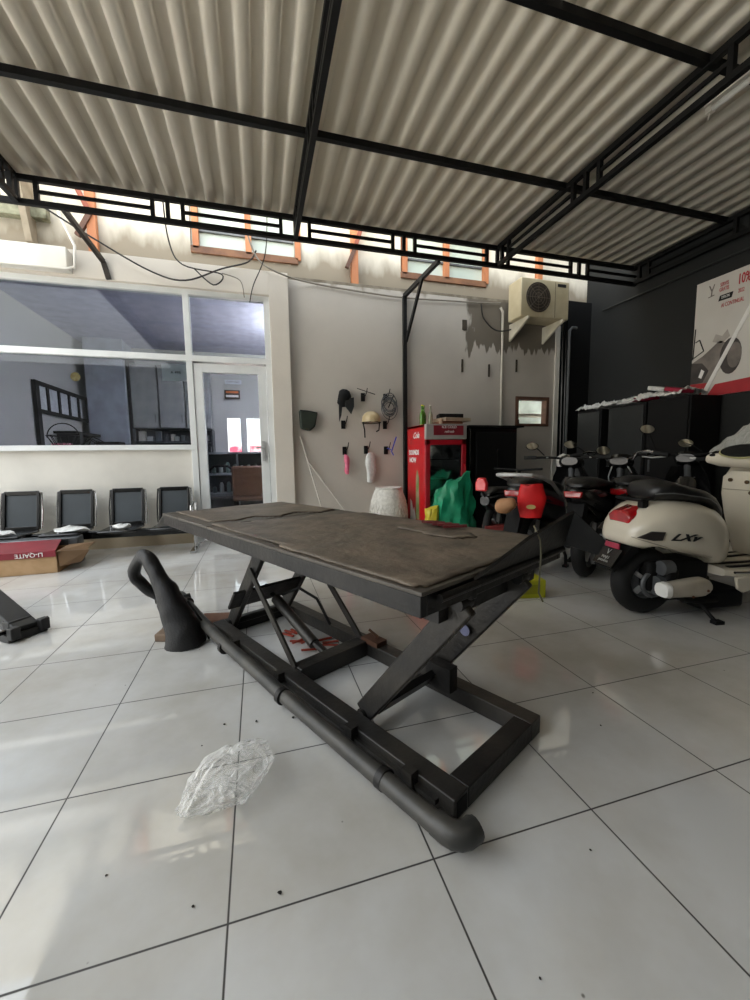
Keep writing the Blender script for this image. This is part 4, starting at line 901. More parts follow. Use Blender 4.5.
def fridge():
    r = thing('display_fridge', 'red glass door drinks fridge against the cream wall', 'fridge', (2.4, 4.12, 0))
    x0, x1, y0, y1, H = -.28, .28, -.33, .33, 1.43
    m = MB(); t = .04
    m.bb(x0, x0 + t, y0 + .05, y1, .06, H); m.bb(x1 - t, x1, y0 + .05, y1, .06, H); m.bb(x0, x1, y0 + .05, y1, H - t, H); m.bb(x0, x1, y0 + .05, y1, .06, .2); m.bb(x0, x1, y1 - t, y1, .06, H)
    m.build('cabinet', M_fridge, r, bevel=.008)
    m = MB(); m.bb(x0 + t, x1 - t, y1 - t - .01, y1 - t, .2, H - t); m.bb(x0 + t, x0 + t + .006, y0 + .06, y1 - t, .2, H - t); m.bb(x1 - t - .006, x1 - t, y0 + .06, y1 - t, .2, H - t); m.build('lining', mat('fridge_lining', 'dfe6ea', .4), r)
    for z in (.45, .72, .98): m = MB(); m.bb(x0 + .05, x1 - .05, y0 + .1, y1 - .06, z, z + .012); m.build('rack', M_grey, r)
    h = MB().bb(x0, x1, y0 - .01, y0 + .05, 1.24, H - .001).build('header', mat('header_silver', 'a8a4a0', .4), r, bevel=.004)
    MB().bb(x0 + .1, x1 - .05, y0 - .016, y0 - .01, 1.29, H - .02).build('header_panel', M_maroon, h)
    text('ICE COLD', 'lettering', M_wtext, frame((.03, y0 - .019, 1.39), (1, 0, 0), (0, 0, 1)), .045, h); text('refresh', 'lettering', M_wtext, frame((.03, y0 - .019, 1.335), (1, 0, 0), (0, 0, 1)), .045, h, .3)
    d = MB(); d.bb(x0, x0 + .06, y0, y0 + .045, .2, 1.235); d.bb(x1 - .06, x1, y0, y0 + .045, .2, 1.235); d.bb(x0, x1, y0, y0 + .045, 1.17, 1.235); d.bb(x0, x1, y0, y0 + .045, .2, .27)
    dd = d.build('door', mat('door_red', 'b01828', .35), r, bevel=.005)
    MB().bb(x0 + .06, x1 - .06, y0 + .015, y0 + .025, .27, 1.17).build('pane', M_fglass, dd)
    MB().tube([(x1 - .03, y0, .6), (x1 - .03, y0 - .04, .62), (x1 - .03, y0 - .04, .9), (x1 - .03, y0, .92)], .01).build('door_handle', M_red, dd)
    # side print: camera sees the left side (facing -X)
    sx = x0 - .002
    sp = MB()
    sp.prism([(sx, -.06, .85), (sx, -.11, .76), (sx, -.12, .2), (sx, .0, .2), (sx, -.01, .76), (sx, -.045, .85)], (-.002, 0, 0)); sp.build('printed_bottle', mat('print_green', '6a8a4a', .5, 0, 'a89878', 8), r)
    text('SOUNDS', 'lettering', M_wtext, frame((sx - .002, .06, 1.08), (0, -1, 0), (0, 0, 1)), .09, r, 0, .001, .003)
    text('NOW', 'lettering', M_wtext, frame((sx - .002, .1, .98), (0, -1, 0), (0, 0, 1)), .09, r, 0, .001, .003)
    text('Cola', 'lettering', M_wtext, frame((sx - .002, -.02, 1.3), (0, -1, 0), (0, 0, 1)), .11, r, .4, .001, .002)
    m = MB(); m.prism([(sx, .2, .1), (sx, .02, .12), (sx, .0, .2), (sx, .06, .35), (sx, .1, .3), (sx, .14, .42), (sx, .2, .45)], (-.0015, 0, 0)); m.build('printed_splash', M_wtext, r)
    for x in (-.25, .25):
        for y in (-.2, .25): MB().bb(x - .02, x + .02, y - .02, y + .02, 0, .07).build('foot', M_black, r)
    # on top
    z = H
    for k, (x, y, mt, l) in enumerate(((2.2, 4.1, M_bottle, 'green glass bottle on the fridge, leftmost'), (2.25, 4.16, M_bottle, 'green glass bottle on the fridge, middle'), (2.32, 4.1, mat('clear_bottle', 'c8ccb0', .1, trans=.5), 'pale clear bottle on the fridge right of the green ones'))):
        b = thing('glass_bottle', l, 'bottle', (x, y, z), 0, 'bottles on the fridge')
        MB().lathe([(0, 0), (.03, 0), (.032, .02), (.032, .13), (.026, .16), (.012, .19), (.011, .24), (.014, .245), (.014, .26), (0, .26)], n=16).build('bottle_body', mt, b)
        MB().lathe([(.015, .255), (.015, .27), (0, .27)], n=12).build('cap', M_yellow if k < 2 else M_white, b)
    o = MB().bb(-.17, .17, -.13, .13, 0, .05).build('brown_parcel', mat('parcel_brown', '8a6248', .7), bevel=.015); o.location = (2.55, 4.08, z); tag(o, 'brown parcel, bottom of the pile on the fridge', 'parcel')
    o = MB().bb(-.2, .2, -.15, .15, 0, .045).build('cream_folder', mat('cream_paper', 'b8a890', .7), bevel=.004); o.location = (2.62, 4.08, z + .051); o.rotation_euler = (0, 0, .15); tag(o, 'cream folder in the middle of the pile on the fridge', 'folder')
    o = MB().prism([(-.18, -.1, 0), (.16, -.12, 0), (.18, .1, 0), (-.12, .12, 0)], (0, 0, .05)).build('black_folder', M_black, bevel=.006); o.location = (2.57, 4.08, z + .098); tag(o, 'black folder topmost of the pile on the fridge', 'folder')
    o = MB().lathe([(0, 0), (.025, 0), (.028, .08), (0, .08)], n=12).build('paper_cup', mat('cup_tan', 'b09a80', .7)); o.location = (2.4, 3.95, z); tag(o, 'small tan cup standing before the pile on the fridge', 'cup')
    # sack in front
    def sack(name, label, loc, w, d, h, mt, seed, ears=True):
        m = MB(); rings = []; n = 36
        for i in range(15):
            t = i / 14; ww = w * (1 - .12 * t - .25 * max(0, t - .7)); ring = []
            for k in range(n):
                a = 2 * PI * k / n; f = 1 + .09 * math.sin(a * 6 + t * 4 + seed) + .05 * math.sin(a * 13 - t * 7)
                zz = h * t + (.0 if t < .6 else (t - .6) / .4 * h * .16 * (math.cos(a * 1 + .4)) + (t - .6) / .4 * h * .05 * math.sin(5 * a)) * (1 if ears else .3)
                ring.append(V((math.cos(a) * ww * f, math.sin(a) * d * f * (1 - .5 * max(0, t - .6)), max(zz, 0))))
            rings.append(ring)
        m.loft(rings); o = m.build(name, mt, smooth=30); crumple(o, .035, 9, seed)
        for v in o.data.vertices: v.co.z = max(v.co.z, 0)
        o.location = loc; tag(o, label, 'sack')
    sack('green_sack', 'shiny green woven plastic sack standing before the fridge', (2.38, 3.55, 0), .26, .17, .72, M_green, 2)
    sack('yellow_bag', 'yellow bag squeezed between fridge corner and green sack', (2.07, 3.5, 0), .085, .085, .42, M_yellow, 7, False)
    # black safe/cabinet
    r = thing('black_cabinet', 'tall black steel cabinet standing right of the fridge', 'cabinet', (3.09, 4.2, 0))
    MB().bb(-.3, .42, -.3, .3, .04, 1.4).build('body', M_blackg, r, bevel=.012)
    d = MB().bb(-.22, .38, -.335, -.3, .08, 1.34).build('door', M_black, r, bevel=.01)
    MB().tube([(.08, -.34, .85), (.08, -.37, .87), (.08, -.37, 1.1), (.08, -.34, 1.12)], .01).build('handle', M_blackg, d)
    MB().bb(-.33, .5, -.34, .32, 1.4, 1.425).build('top_board', M_black, r)
    for x in (-.25, .36):
        for y in (-.25, .25): MB().bb(x - .03, x + .03, y - .03, y + .03, 0, .05).build('foot', M_black, r)
    # lime box
    r = thing('lime_box', 'small lime green carton on the floor beyond the lift', 'box', (1.97, 1.62, 0), math.radians(-12))
    MB().bb(-.12, .12, -.09, .09, 0, .13).build('carton', M_ygreen, r, bevel=.003)
    MB().bb(-.125, -.115, -.095, -.085, 0, .132).build('white_edge', M_paper, r); MB().bb(-.09, .08, -.0915, -.09, .03, .1).build('print', mat('lime_dark', '8a8a10', .5), r)
fridge()

# ------------------------------------------------------------------ right wall
def right_wall():
    # tall cabinets against the right wall
    specs = [(3.78, 4.22, 1.66, 'dark grey steel locker nearest the building corner'), (3.1, 3.66, 1.67, 'dark grey steel locker with wide door in the middle of the row'), (2.55, 3.08, 1.68, 'black locker nearest the poster')]
    for i, (a, b, h, l) in enumerate(specs):
        r = thing('steel_locker', l, 'locker', (4.8, a, 0), 0, 'lockers along the right wall')
        MB().bb(0, .45, 0, b - a, 0, h).build('body', M_black, r, bevel=.006)
        d = MB().bb(-.02, 0, .02, b - a - .02, .05, h - .03).build('door', M_darkgrey if i < 2 else M_black, r, bevel=.005)
        MB().bb(-.035, -.02, b - a - .09, b - a - .07, .8, .95).build('handle', M_grey, d)
    # plastic sheets on top
    for k, (y, s, l, mt, z) in enumerate(((4.0, .2, 'white plastic sheeting at the far end of the locker tops', M_wplastic, 1.665), (3.45, .26, 'white plastic sheeting on the middle locker', M_wplastic, 1.675), (3.1, .2, 'grey white crumpled film near the front of the lockers', M_wplastic, 1.69), (2.85, .16, 'white sheet at the near end of the locker tops', M_wplastic, 1.69))):
        m = MB(); n = 16; 
        for i in range(n):
            for j in range(n):
                u = i / (n - 1) - .5; v = j / (n - 1) - .5
                m.v.append((u * .42, v * s * 2.4, .015 + .11 * (.25 - u * u) * 2 + .07 * abs(mnoise.noise(V((u * 6 + k * 9, v * 9, 0)))) + .03 * mnoise.noise(V((u * 14, v * 18, k)))))
        for i in range(n - 1):
            for j in range(n - 1): m.f.append((i * n + j, (i + 1) * n + j, (i + 1) * n + j + 1, i * n + j + 1))
        o = m.build('plastic_sheet', mt, smooth=20); o.location = (4.98, y, z); sm = o.modifiers.new('s', 'SOLIDIFY'); sm.thickness = .004
        tag(o, l, 'plastic', 'plastic sheets on the lockers')
    for (y, z, w, rx, l) in ((3.2, 1.715, .12, .0, 'crimson folded packet on the middle locker'), (2.78, 1.76, .12, .25, 'crimson and white packet propped near the poster')):
        r = thing('folded_packet', l, 'packet', (4.9, y, z)); r.rotation_euler = (rx * 1.0, 0, 0)
        MB().bb(-.09, .09, -w, w, -.02, .03).build('wrap', mat('crimson', 'a01838', .4), r, bevel=.012); MB().bb(-.092, .092, w, w + .22, -.03, .02).build('white_end', M_wplastic, r, bevel=.012)
    # poster
    r = thing('wall_poster', 'large white promotional poster with red base on the charcoal wall', 'poster', (XR - .02, 0, 0))
    Y0, Y1, z0, z1 = 1.2, 2.92, 1.69, 3.03
    MB().bb(0, .015, Y0, Y1, z0, z1).build('sheet', mat('poster_white', 'd6d2ca', .5, 0, 'cec9c0', 2), r)
    def f(y, z): return (0, Y1 - y, z0 + z)       # y measured from the left edge
    def pl(pts, name, mt, k=1):
        MB().prism([f(*p) for p in pts], (-.002 * k, 0, 0)).build(name, mt, r)
    pl([(0, 0), (.13, 0), (.2, .16), (0, .17)], 'red_band', mat('poster_red', 'b82830', .5), 1)
    pl([(.19, 0), (1.72, 0), (1.72, .2), (.28, .13)], 'red_band', MATS['poster_red'], 1)
    g1 = mat('poster_grey', '8c847c', .5, 0, '6a625c', 6); g2 = mat('poster_dark', '4a4440', .5, 0, '35302e', 8)
    pl([(0, .17), (.2, .16), (.34, .42), (.4, .55), (.3, .62), (.2, .54), (.12, .48), (0, .42)], 'printed_scene', g1, 1)
    pl([(0, .17), (.14, .17), (.2, .3), (.12, .4), (0, .42)], 'printed_scene', g2, 2)
    pl([(.09, .24), (.125, .22), (.155, .3), (.12, .33)], 'printed_label', M_wtext, 3)
    pl([(.42 + .11 * math.cos(a), .42 + .2 * math.sin(a)) for a in [k * 2 * PI / 20 for k in range(20)]], 'printed_tyre', g2, 2)
    pl([(.46 + .07 * math.cos(a), .42 + .14 * math.sin(a)) for a in [k * 2 * PI / 20 for k in range(20)]], 'printed_rim', g1, 3)
    pl([(.12, 0), (.17, 0), (.63, .95), (.585, .95)], 'white_diagonal', M_wtext, 4)
    pl([(.22, .62), (.25, .7), (.32, .66), (.37, .72), (.4, .64), (.32, .58)], 'printed_hills', mat('poster_pale', 'b8b0a8', .5), 1)
    m = MB()
    for a, b in (((.01, .46), (.02, .82)), ((.03, .66), (.075, .68)), ((.075, .68), (.13, .54)), ((.13, .54), (.02, .48))): m.bar(V(f(*a)) + V((-.004, 0, 0)), V(f(*b)) + V((-.004, 0, 0)), .012, .003, (1, 0, 0))
    m.build('printed_mirror', M_btext, r)
    def tx(s, y, z, size, mt, name='lettering', b=0, sh=0): text(s, name, mt, frame(V(f(y, z)) + V((-.005, 0, 0)), (0, -1, 0), (0, 0, 1)) @ Matrix.Diagonal(V((.5, 1, 1, 1))), size, r, sh, .001, b)
    m = MB()
    for a, b in (((.145, 1.27), (.175, 1.2)), ((.2, 1.27), (.175, 1.2)), ((.175, 1.2), (.172, 1.15)), ((.14, 1.14), (.205, 1.15))): m.bar(V(f(*a)) + V((-.004, 0, 0)), V(f(*b)) + V((-.004, 0, 0)), .01, .003, (1, 0, 0))
    m.build('printed_emblem', g1, r)
    tx('SERVIS', .305, 1.235, .06, M_rtext); tx('GRATIS', .305, 1.18, .06, M_rtext)
    tx('10%', .5, 1.22, .15, M_rtext, b=.003)
    pl([(.25, 1.06), (.385, 1.06), (.4, 1.12), (.265, 1.12)], 'black_pill', M_btext, 1); tx('DISKON', .325, 1.09, .045, M_wtext)
    tx('AI CONTINUAL', .4, 1.0, .065, M_rtext); tx('2022', .48, 1.1, .06, M_rtext)
    # faint pipe above the poster
    tag(MB().tube([(XR - .03, 4.3, 3.2), (XR - .03, 1.0, 3.2)], .014, 8).build('wall_conduit', M_darkgrey), 'thin dark conduit above the poster on the charcoal wall', 'pipe')
right_wall()

# ------------------------------------------------------------------ two-wheelers
def sup(n, w, zb, zt, x, arch=0, e=2.6, yc=0):
    """closed section in the y-z plane at x: rounded top, flatter flanks, optional arch below"""
    ring = []; zc = (zb + zt) / 2; h = (zt - zb) / 2
    for k in range(n):
        a = 2 * PI * k / n; c, s = math.cos(a), math.sin(a)
        y = w * math.copysign(abs(c) ** (2 / e), c); z = zc + h * math.copysign(abs(s) ** (2 / e), s)
        if arch and s < 0: z += arch * (1 - min(1, abs(y) / w) ** 3) * (-s)
        ring.append(V((x, y + yc, z)))
    return ring
def wheel(parent, x, R_, w, name, disc=False, rimmat=None):
    t = MB(); rt = w / 2; t.torus((x, 0, R_), R_ - rt, rt, 'y', 36, 14, 1.05); ty = t.build(name, M_rubber, parent)
    g = MB()
    for k in range(40):
        a = 2 * PI * k / 40
        for sg in (-1, 1): g.box((x + math.cos(a) * (R_ - .004), sg * w * .22, R_ + math.sin(a) * (R_ - .004)), (.02, .02, .012), Matrix.Rotation(-a + PI / 2, 3, 'Y'))
    rm = MB(); rr = R_ - w * .95
    Rx = Matrix.Rotation(PI / 2, 3, 'X')
    rm.lathe([(rr * .25, -.04), (rr * .3, -.05), (rr * .35, -.03), (rr * .9, -.02), (rr * 1.05, -.035), (rr * 1.05, .035), (rr * .9, .02), (rr * .35, .03), (rr * .3, .05)], (x, 0, R_), 28, Rx)
    ri = rm.build('rim', rimmat or M_grey, ty)
    sp = MB()
    for k in range(5): a = 2 * PI * k / 5; sp.bar((x, -.04, R_), (x + rr * math.cos(a), -.04, R_ + rr * math.sin(a)), .02, .03, (0, 1, 0))
    sp.build('spokes', M_silver, ri)
    return ty
def mirror(parent, base, head, normal, lens, r=.052, name='mirror'):
    s = MB().tube([base, (V(base) * .5 + V(head) * .5) + V((0, 0, .015)), head], .006, 8); st = s.build('mirror_stalk', M_black, parent)
    z = V(normal).normalized(); x = z.cross(V((0, 0, 1))).normalized(); R = Matrix((x, z.cross(x), z)).transposed()
    m = MB(); m.lathe([(0, -.03), (r * .7, -.025), (r, -.005), (r, .004)], head, 20, R @ Matrix.Diagonal(V((1.25, .85, 1)))); m.build('mirror_shell', M_black, st)
    m = MB(); m.lathe([(0, .004), (r * .93, .004), (r * .93, .006), (0, .006)], head, 20, R @ Matrix.Diagonal(V((1.25, .85, 1)))); m.build('mirror_glass', lens, st)
M_mirror = mat('mirror_glass', 'c8c8c4', .04, 1, 'b8b8b4')

def vespa():
    r = thing('cream_scooter', 'cream retro scooter with black seat parked beside the lift', 'scooter', (2.47, 1.094, 0), math.radians(-8))
    wheel(r, 0, .215, .115, 'rear_wheel'); wheel(r, 1.27, .215, .11, 'front_wheel')
    n = 32
    st = [(-.215, .478, .555, .09), (-.205, .458, .59, .125), (-.175, .445, .635, .158), (-.13, .43, .685, .186), (-.07, .412, .722, .21), (.0, .385, .745, .232), (.12, .36, .745, .24), (.24, .335, .73, .235), (.34, .315, .70, .215), (.41, .305, .65, .185), (.45, .305, .58, .15)]
    m = MB(); m.loft([sup(n, w, zb, zt, x, .09 if -.1 < x < .3 else .02, 2.9) for x, zb, zt, w in st]); m.build('rear_body', M_cream, r, smooth=60)
    # lower rear lip line
    for sg in (-1, 1): m = MB(); m.tube([(x, sg * w * .985, zb + .075) for x, zb, zt, w in st[1:8]], .003, 6); m.build('body_trim', mat('cream_shade_line', 'a39c8c', .4), r)
    # side window vent and script
    for sg in (-1, 1): m = MB(); m.prism([(-.205, sg * .162, .535), (-.13, sg * .197, .52), (-.085, sg * .211, .523), (-.07, sg * .215, .573), (-.14, sg * .195, .575)], (0, sg * .012, 0)); m.build('side_vent', mat('vent_brown', '2a2422', .3), r, bevel=.002)
    text('LXv', 'badge_script', M_btext, frame((.04, -.2385, .537), (1, -.09, 0), (0, .02, 1)) @ Matrix.Rotation(-.06, 4, 'Z') @ Matrix.Diagonal(V((1.75, 1, 1, 1))), .058, r, .6, .003, .001)
    # tail light and reflector, mudguard, plate
    m = MB(); m.loft([[V((x, y * .9, z)) for (y, z) in ((-.09, .615 + d), (.09, .615 + d), (.105, .655 + d), (.06, .685 + d), (-.06, .685 + d), (-.105, .655 + d))] for x, d in ((-.195, -.014), (-.175, -.008), (-.07, .03))]); t = m.build('tail_light', M_redlens, r, bevel=.01)
    m = MB(); m.tube([(-.16, -.1, .60), (-.178, -.05, .594), (-.182, 0, .592), (-.178, .05, .594), (-.16, .1, .60)], .007, 6); m.build('chrome_trim', M_chrome, t)
    m = MB(); m.prism([(-.29, -.08, .325), (-.27, -.08, .305), (-.1, -.075, .43), (-.14, -.075, .47)], (0, .16, 0)); m.build('rear_mudguard', M_black, r)
    pz = MB().prism([(-.225, -.085, .435), (-.225, .085, .435), (-.295, .085, .335), (-.295, -.085, .335)], (-.004, 0, .004)); p = pz.build('number_plate', M_blackg, r)
    F = frame((-.26 - .008, 0, .385 + .006), (0, -1, 0), (.57, 0, .82)); pg = mat('plate_print', 'a0a09c', .5); text('V', 'lettering', pg, F @ Matrix.Translation((0, .03, 0)), .05, p); text('PIAJU', 'lettering', pg, F @ Matrix.Translation((0, -.01, 0)), .026, p); text('JAKARTA', 'lettering', pg, F @ Matrix.Translation((0, -.036, 0)), .02, p)
    MB().bb(-.235, -.22, -.06, .06, .44, .475).build('reflector', mat('reflector_pink', 'a8324a', .2), r, bevel=.004)
    m = MB(); m.torus((-.2, .14, .46), .035, .006, 'x', 18, 6); m.build('rear_indicator_ring', M_grey, r)
    # seat
    ss = [(-.06, .77, .80, .07), (-.05, .75, .835, .115), (-.02, .742, .86, .14), (.04, .738, .868, .15), (.1, .735, .855, .155), (.16, .73, .835, .155), (.23, .725, .82, .15), (.31, .71, .80, .135), (.39, .67, .765, .11), (.46, .61, .70, .085), (.49, .60, .65, .06)]
    m = MB(); m.loft([sup(24, w, zb, zt, x, 0, 2.8) for x, zb, zt, w in ss]); s = m.build('seat', M_seat, r, smooth=60)
    m = MB(); m.tube([(x, -w * .98, (zb * .6 + zt * .4)) for x, zb, zt, w in ss[1:-1]], .004, 6); m.build('piping', M_grey, s)
    m = MB(); m.tube([(-.06, -.11, .76), (-.13, -.1, .75), (-.15, 0, .75), (-.13, .1, .75), (-.06, .11, .76)], .011, 8); m.bb(-.12, -.08, -.1, -.06, .70, .76); m.build('seat_bracket', M_black, r)
    # engine, exhaust
    m = MB(); m.bb(-.05, .38, -.1, .1, .17, .36); m.bb(.02, .1, -.17, -.1, .2, .33); m.bb(.1, .42, -.08, .12, .09, .2); m.build('engine', M_black, r, bevel=.02)
    m = MB(); m.tube([(.0, -.13, .33), (.07, -.13, .33)], .045, 14); m.tube([(-.02, -.12, .215), (.02, -.12, .215)], .06, 16); m.build('brake_drum', M_grey, r)
    m = MB(); m.torus((0, -.085, .215), .075, .014, 'y', 24, 8); m.bar((0, -.09, .215), (.05, -.09, .34), .03, .03); m.build('swing_arm', M_grey, r)
    def rb(pts): return pts
    m = MB(); m.loft([sup(20, .045, zb, zt, x, 0, 3.2, -.2) for x, zb, zt in ((-.035, .19, .245), (-.03, .18, .255), (.0, .172, .26), (.08, .17, .27), (.18, .165, .28), (.22, .17, .28), (.243, .185, .268), (.25, .2, .255))]); e = m.build('exhaust_shield', mat('exhaust_cover', 'b2aa9c', .45, .0, 'a09888'), r, smooth=50)
    m = MB(); m.loft([sup(20, .047, zb, zt, x, 0, 3.2, -.2) for x, zb, zt in ((-.055, .19, .245), (-.052, .176, .257), (-.02, .17, .263), (-.018, .174, .261))]); m.build('shield_tip', M_wtext, e, smooth=50)
    m = MB()
    for x, z in ((.12, .18), (.22, .21)): m.lathe([(.008, 0), (.008, .004), (0, .004)], (x, -.245, z), 8, Matrix.Rotation(PI / 2, 3, 'X'))
    m.build('shield_screw', mat('rust', '6a4430', .6), e)
    m = MB(); m.tube([(.1, -.19, .15), (.25, -.17, .12), (.42, -.12, .1)], .02, 8); m.build('exhaust_pipe', M_black, r)
    m = MB(); m.tube([(.24, -.12, .16), (.27, -.19, .07), (.29, -.24, .015)], .012, 8); m.bb(.27, .33, -.265, -.225, 0, .02); m.build('kick_stand', M_black, r)
    m = MB(); m.bb(.3, .62, -.13, .13, .04, .16); m.bb(.26, .4, -.1, .16, .1, .25); m.build('centre_stand', M_black, r, bevel=.02)
    # floorboard and lower flank
    m = MB(); m.loft([sup(20, w, zb, zt, x, 0, 5) for x, zb, zt, w in ((.38, .27, .325, .2), (.5, .26, .315, .23), (.7, .26, .315, .24), (.9, .27, .325, .24), (.97, .3, .36, .22))]); m.build('floorboard', M_cream, r, smooth=40)
    for sg in (-1, 1): m = MB(); m.prism([(.42, sg * .215, .275), (.44, sg * .215, .2), (.5, sg * .2, .17), (.62, sg * .2, .2), (.85, sg * .2, .26), (.9, sg * .2, .29)], (0, sg * .02, 0)); m.build('floor_flank', M_cream, r, bevel=.008)
    m = MB(); 
    for y in (-.15, -.07, .07, .15): m.bb(.45, .88, y - .012, y + .012, .316, .324)
    m.build('floor_strip', M_black, r)
    m = MB(); m.tube([(.4, -.24, .31), (.6, -.25, .305), (.95, -.25, .33)], .008, 6); m.build('floor_trim', M_chrome, r)
    # leg shield: curved panel
    m = MB(); rings = []
    for z, x, w in ((.3, .93, .2), (.38, .95, .21), (.5, .965, .225), (.65, .96, .25), (.78, .94, .265), (.88, .92, .25), (.93, .91, .21)):
        ring = []
        for k in range(9): y = (k / 8 * 2 - 1) * w; ring.append(V((x + .07 * (1 - (y / w) ** 2) - .0, y, z)))
        for k in range(9): y = (1 - k / 8 * 2) * w; ring.append(V((x + .11 * (1 - (y / w) ** 2) + .02, y, z)))
        rings.append(ring)
    m.loft(rings); m.build('leg_shield', M_cream, r, smooth=50)
    # inner glovebox panel
    m = MB(); m.loft([[V((x + dx, y, z)) for (dx, y) in ((-.0, -w), (-.03, -w * .7), (-.03, w * .7), (0, w), (.12, w * .8), (.12, -w * .8))] for z, x, w in ((.34, .9, .15), (.45, .88, .17), (.6, .865, .2), (.74, .86, .225), (.86, .865, .225), (.9, .885, .19))]); g = m.build('glove_box', M_cream, r, smooth=45)
    m = MB()
    for y, z in ((.14, .84), (.03, .83), (.0, .76)): m.lathe([(.013, 0), (.013, .01), (0, .01)], (.83, y, z), 10, Matrix.Rotation(-PI / 2, 3, 'Y'))
    m.build('key_switch', mat('brass_dark', '5a4630', .4, .5), g)
    m = MB(); m.tube([(.833, -.2, .775), (.832, .2, .775)], .003, 6); m.build('panel_gap', mat('cream_shade_line', 'a39c8c', .4), g)
    # headset
    m = MB(); m.loft([[V((x + c * a, y, z + s * b)) for (c, s) in [(math.cos(2 * PI * k / 16), math.sin(2 * PI * k / 16)) for k in range(16)]] for y, x, z, a, b in ((-.29, .81, .985, .03, .032), (-.22, .84, .98, .06, .05), (-.12, .87, .99, .09, .07), (0, .88, .995, .105, .08), (.12, .87, .99, .09, .07), (.22, .84, .98, .06, .05), (.29, .81, .985, .03, .032))]); h = m.build('headset', M_cream, r, smooth=60)
    m = MB(); m.tube([(.9, 0, .9), (.9, 0, .96)], .06, 16); m.build('neck', M_cream, h)
    m = MB(); m.lathe([(0, 0), (.085, 0), (.09, .012), (.07, .02), (0, .015)], (.80, .04, 1.035), 24, Matrix.Rotation(-.9, 3, 'Y') @ Matrix.Diagonal(V((.6, 1.7, 1)))); m.build('gauge_cover', M_black, h); m = MB(); m.torus((0, 0, 0), .092, .008, 'z', 28, 8)
    RR = Matrix.Rotation(-.9, 3, 'Y') @ Matrix.Diagonal(V((.6, 1.7, 1))); m.v = [tuple(RR @ V(p) + V((.80, .04, 1.035))) for p in m.v]; m.build('gauge_rim', mat('olive_rim', 'b0aa78', .4), h)
    for sg in (-1, 1): m = MB(); m.tube([(.81, sg * .28, .985), (.78, sg * .36, .98)], .016, 10); m.build('grip', M_black, h)
    for sg in (-1, 1): m = MB(); m.tube([(.83, sg * .27, .965), (.86, sg * .31, .975), (.84, sg * .38, .985), (.82, sg * .45, .99)], .008, 8); m.build('brake_lever', M_silver, h)
    for sg in (-1, 1): m = MB(); m.lathe([(.022, 0), (.022, .012), (0, .014)], (.8, sg * .25, 1.0), 12, Matrix.Rotation(-PI / 2, 3, 'Y')); m.build('switch', M_black, h)
    # front fender, fork
    m = MB(); m.loft([[V((1.27 + rr * math.cos(a), w * c, .215 + rr * math.sin(a))) for c, rr in ((-1, .24), (-.9, .27), (0, .29), (.9, .27), (1, .24), (0, .26))] for a, w in ((.2, .06), (.7, .085), (1.3, .1), (1.9, .1), (2.5, .085))]); m.build('front_fender', M_cream, r, smooth=50)
    m = MB(); m.tube([(1.27, .09, .215), (1.2, .07, .45), (.95, 0, .93)], .025, 10); m.build('fork', M_grey, r)
    m = MB(); m.torus((.985, 0, .985), .07, .012, 'x', 24, 8); m.lathe([(0, 0), (.065, 0), (.05, .02), (0, .03)], (.98, 0, .985), 20, Matrix.Rotation(PI / 2, 3, 'Y')); m.build('headlight', M_chrome, r)
    # dusty plastic over the headset front
    m = MB(); n = 28
    for i in range(n):
        for j in range(n):
            u = i / (n - 1); v = j / (n - 1) * 2 - 1
            x = .88 + .22 * u; z = 1.03 + .2 * math.sin(PI * u * .8) * (1 - .65 * v * v) + .03 * (1 - v * v) - .25 * max(0, u - .75); y = v * .36
            d = mnoise.noise(V((u * 5, v * 6, 2))) * .03 + abs(mnoise.noise(V((u * 11, v * 12, 5)))) * .03
            m.v.append((x + d * .5, y, z + d))
    for i in range(n - 1):
        for j in range(n - 1): m.f.append((i * n + j, (i + 1) * n + j, (i + 1) * n + j + 1, i * n + j + 1))
    o = m.build('plastic_cover', M_film2, smooth=25); tag(o, 'dusty clear plastic draped over the cream scooter handlebar', 'plastic cover')
    o.location = r.location + V((math.cos(math.radians(-8)), math.sin(math.radians(-8)), 0)) * -.06; o.rotation_euler = r.rotation_euler
    for ch in r.children:
        if ch.name.split('.')[0] in ('leg_shield', 'glove_box', 'headset'): ch.location.x = -.06
vespa()

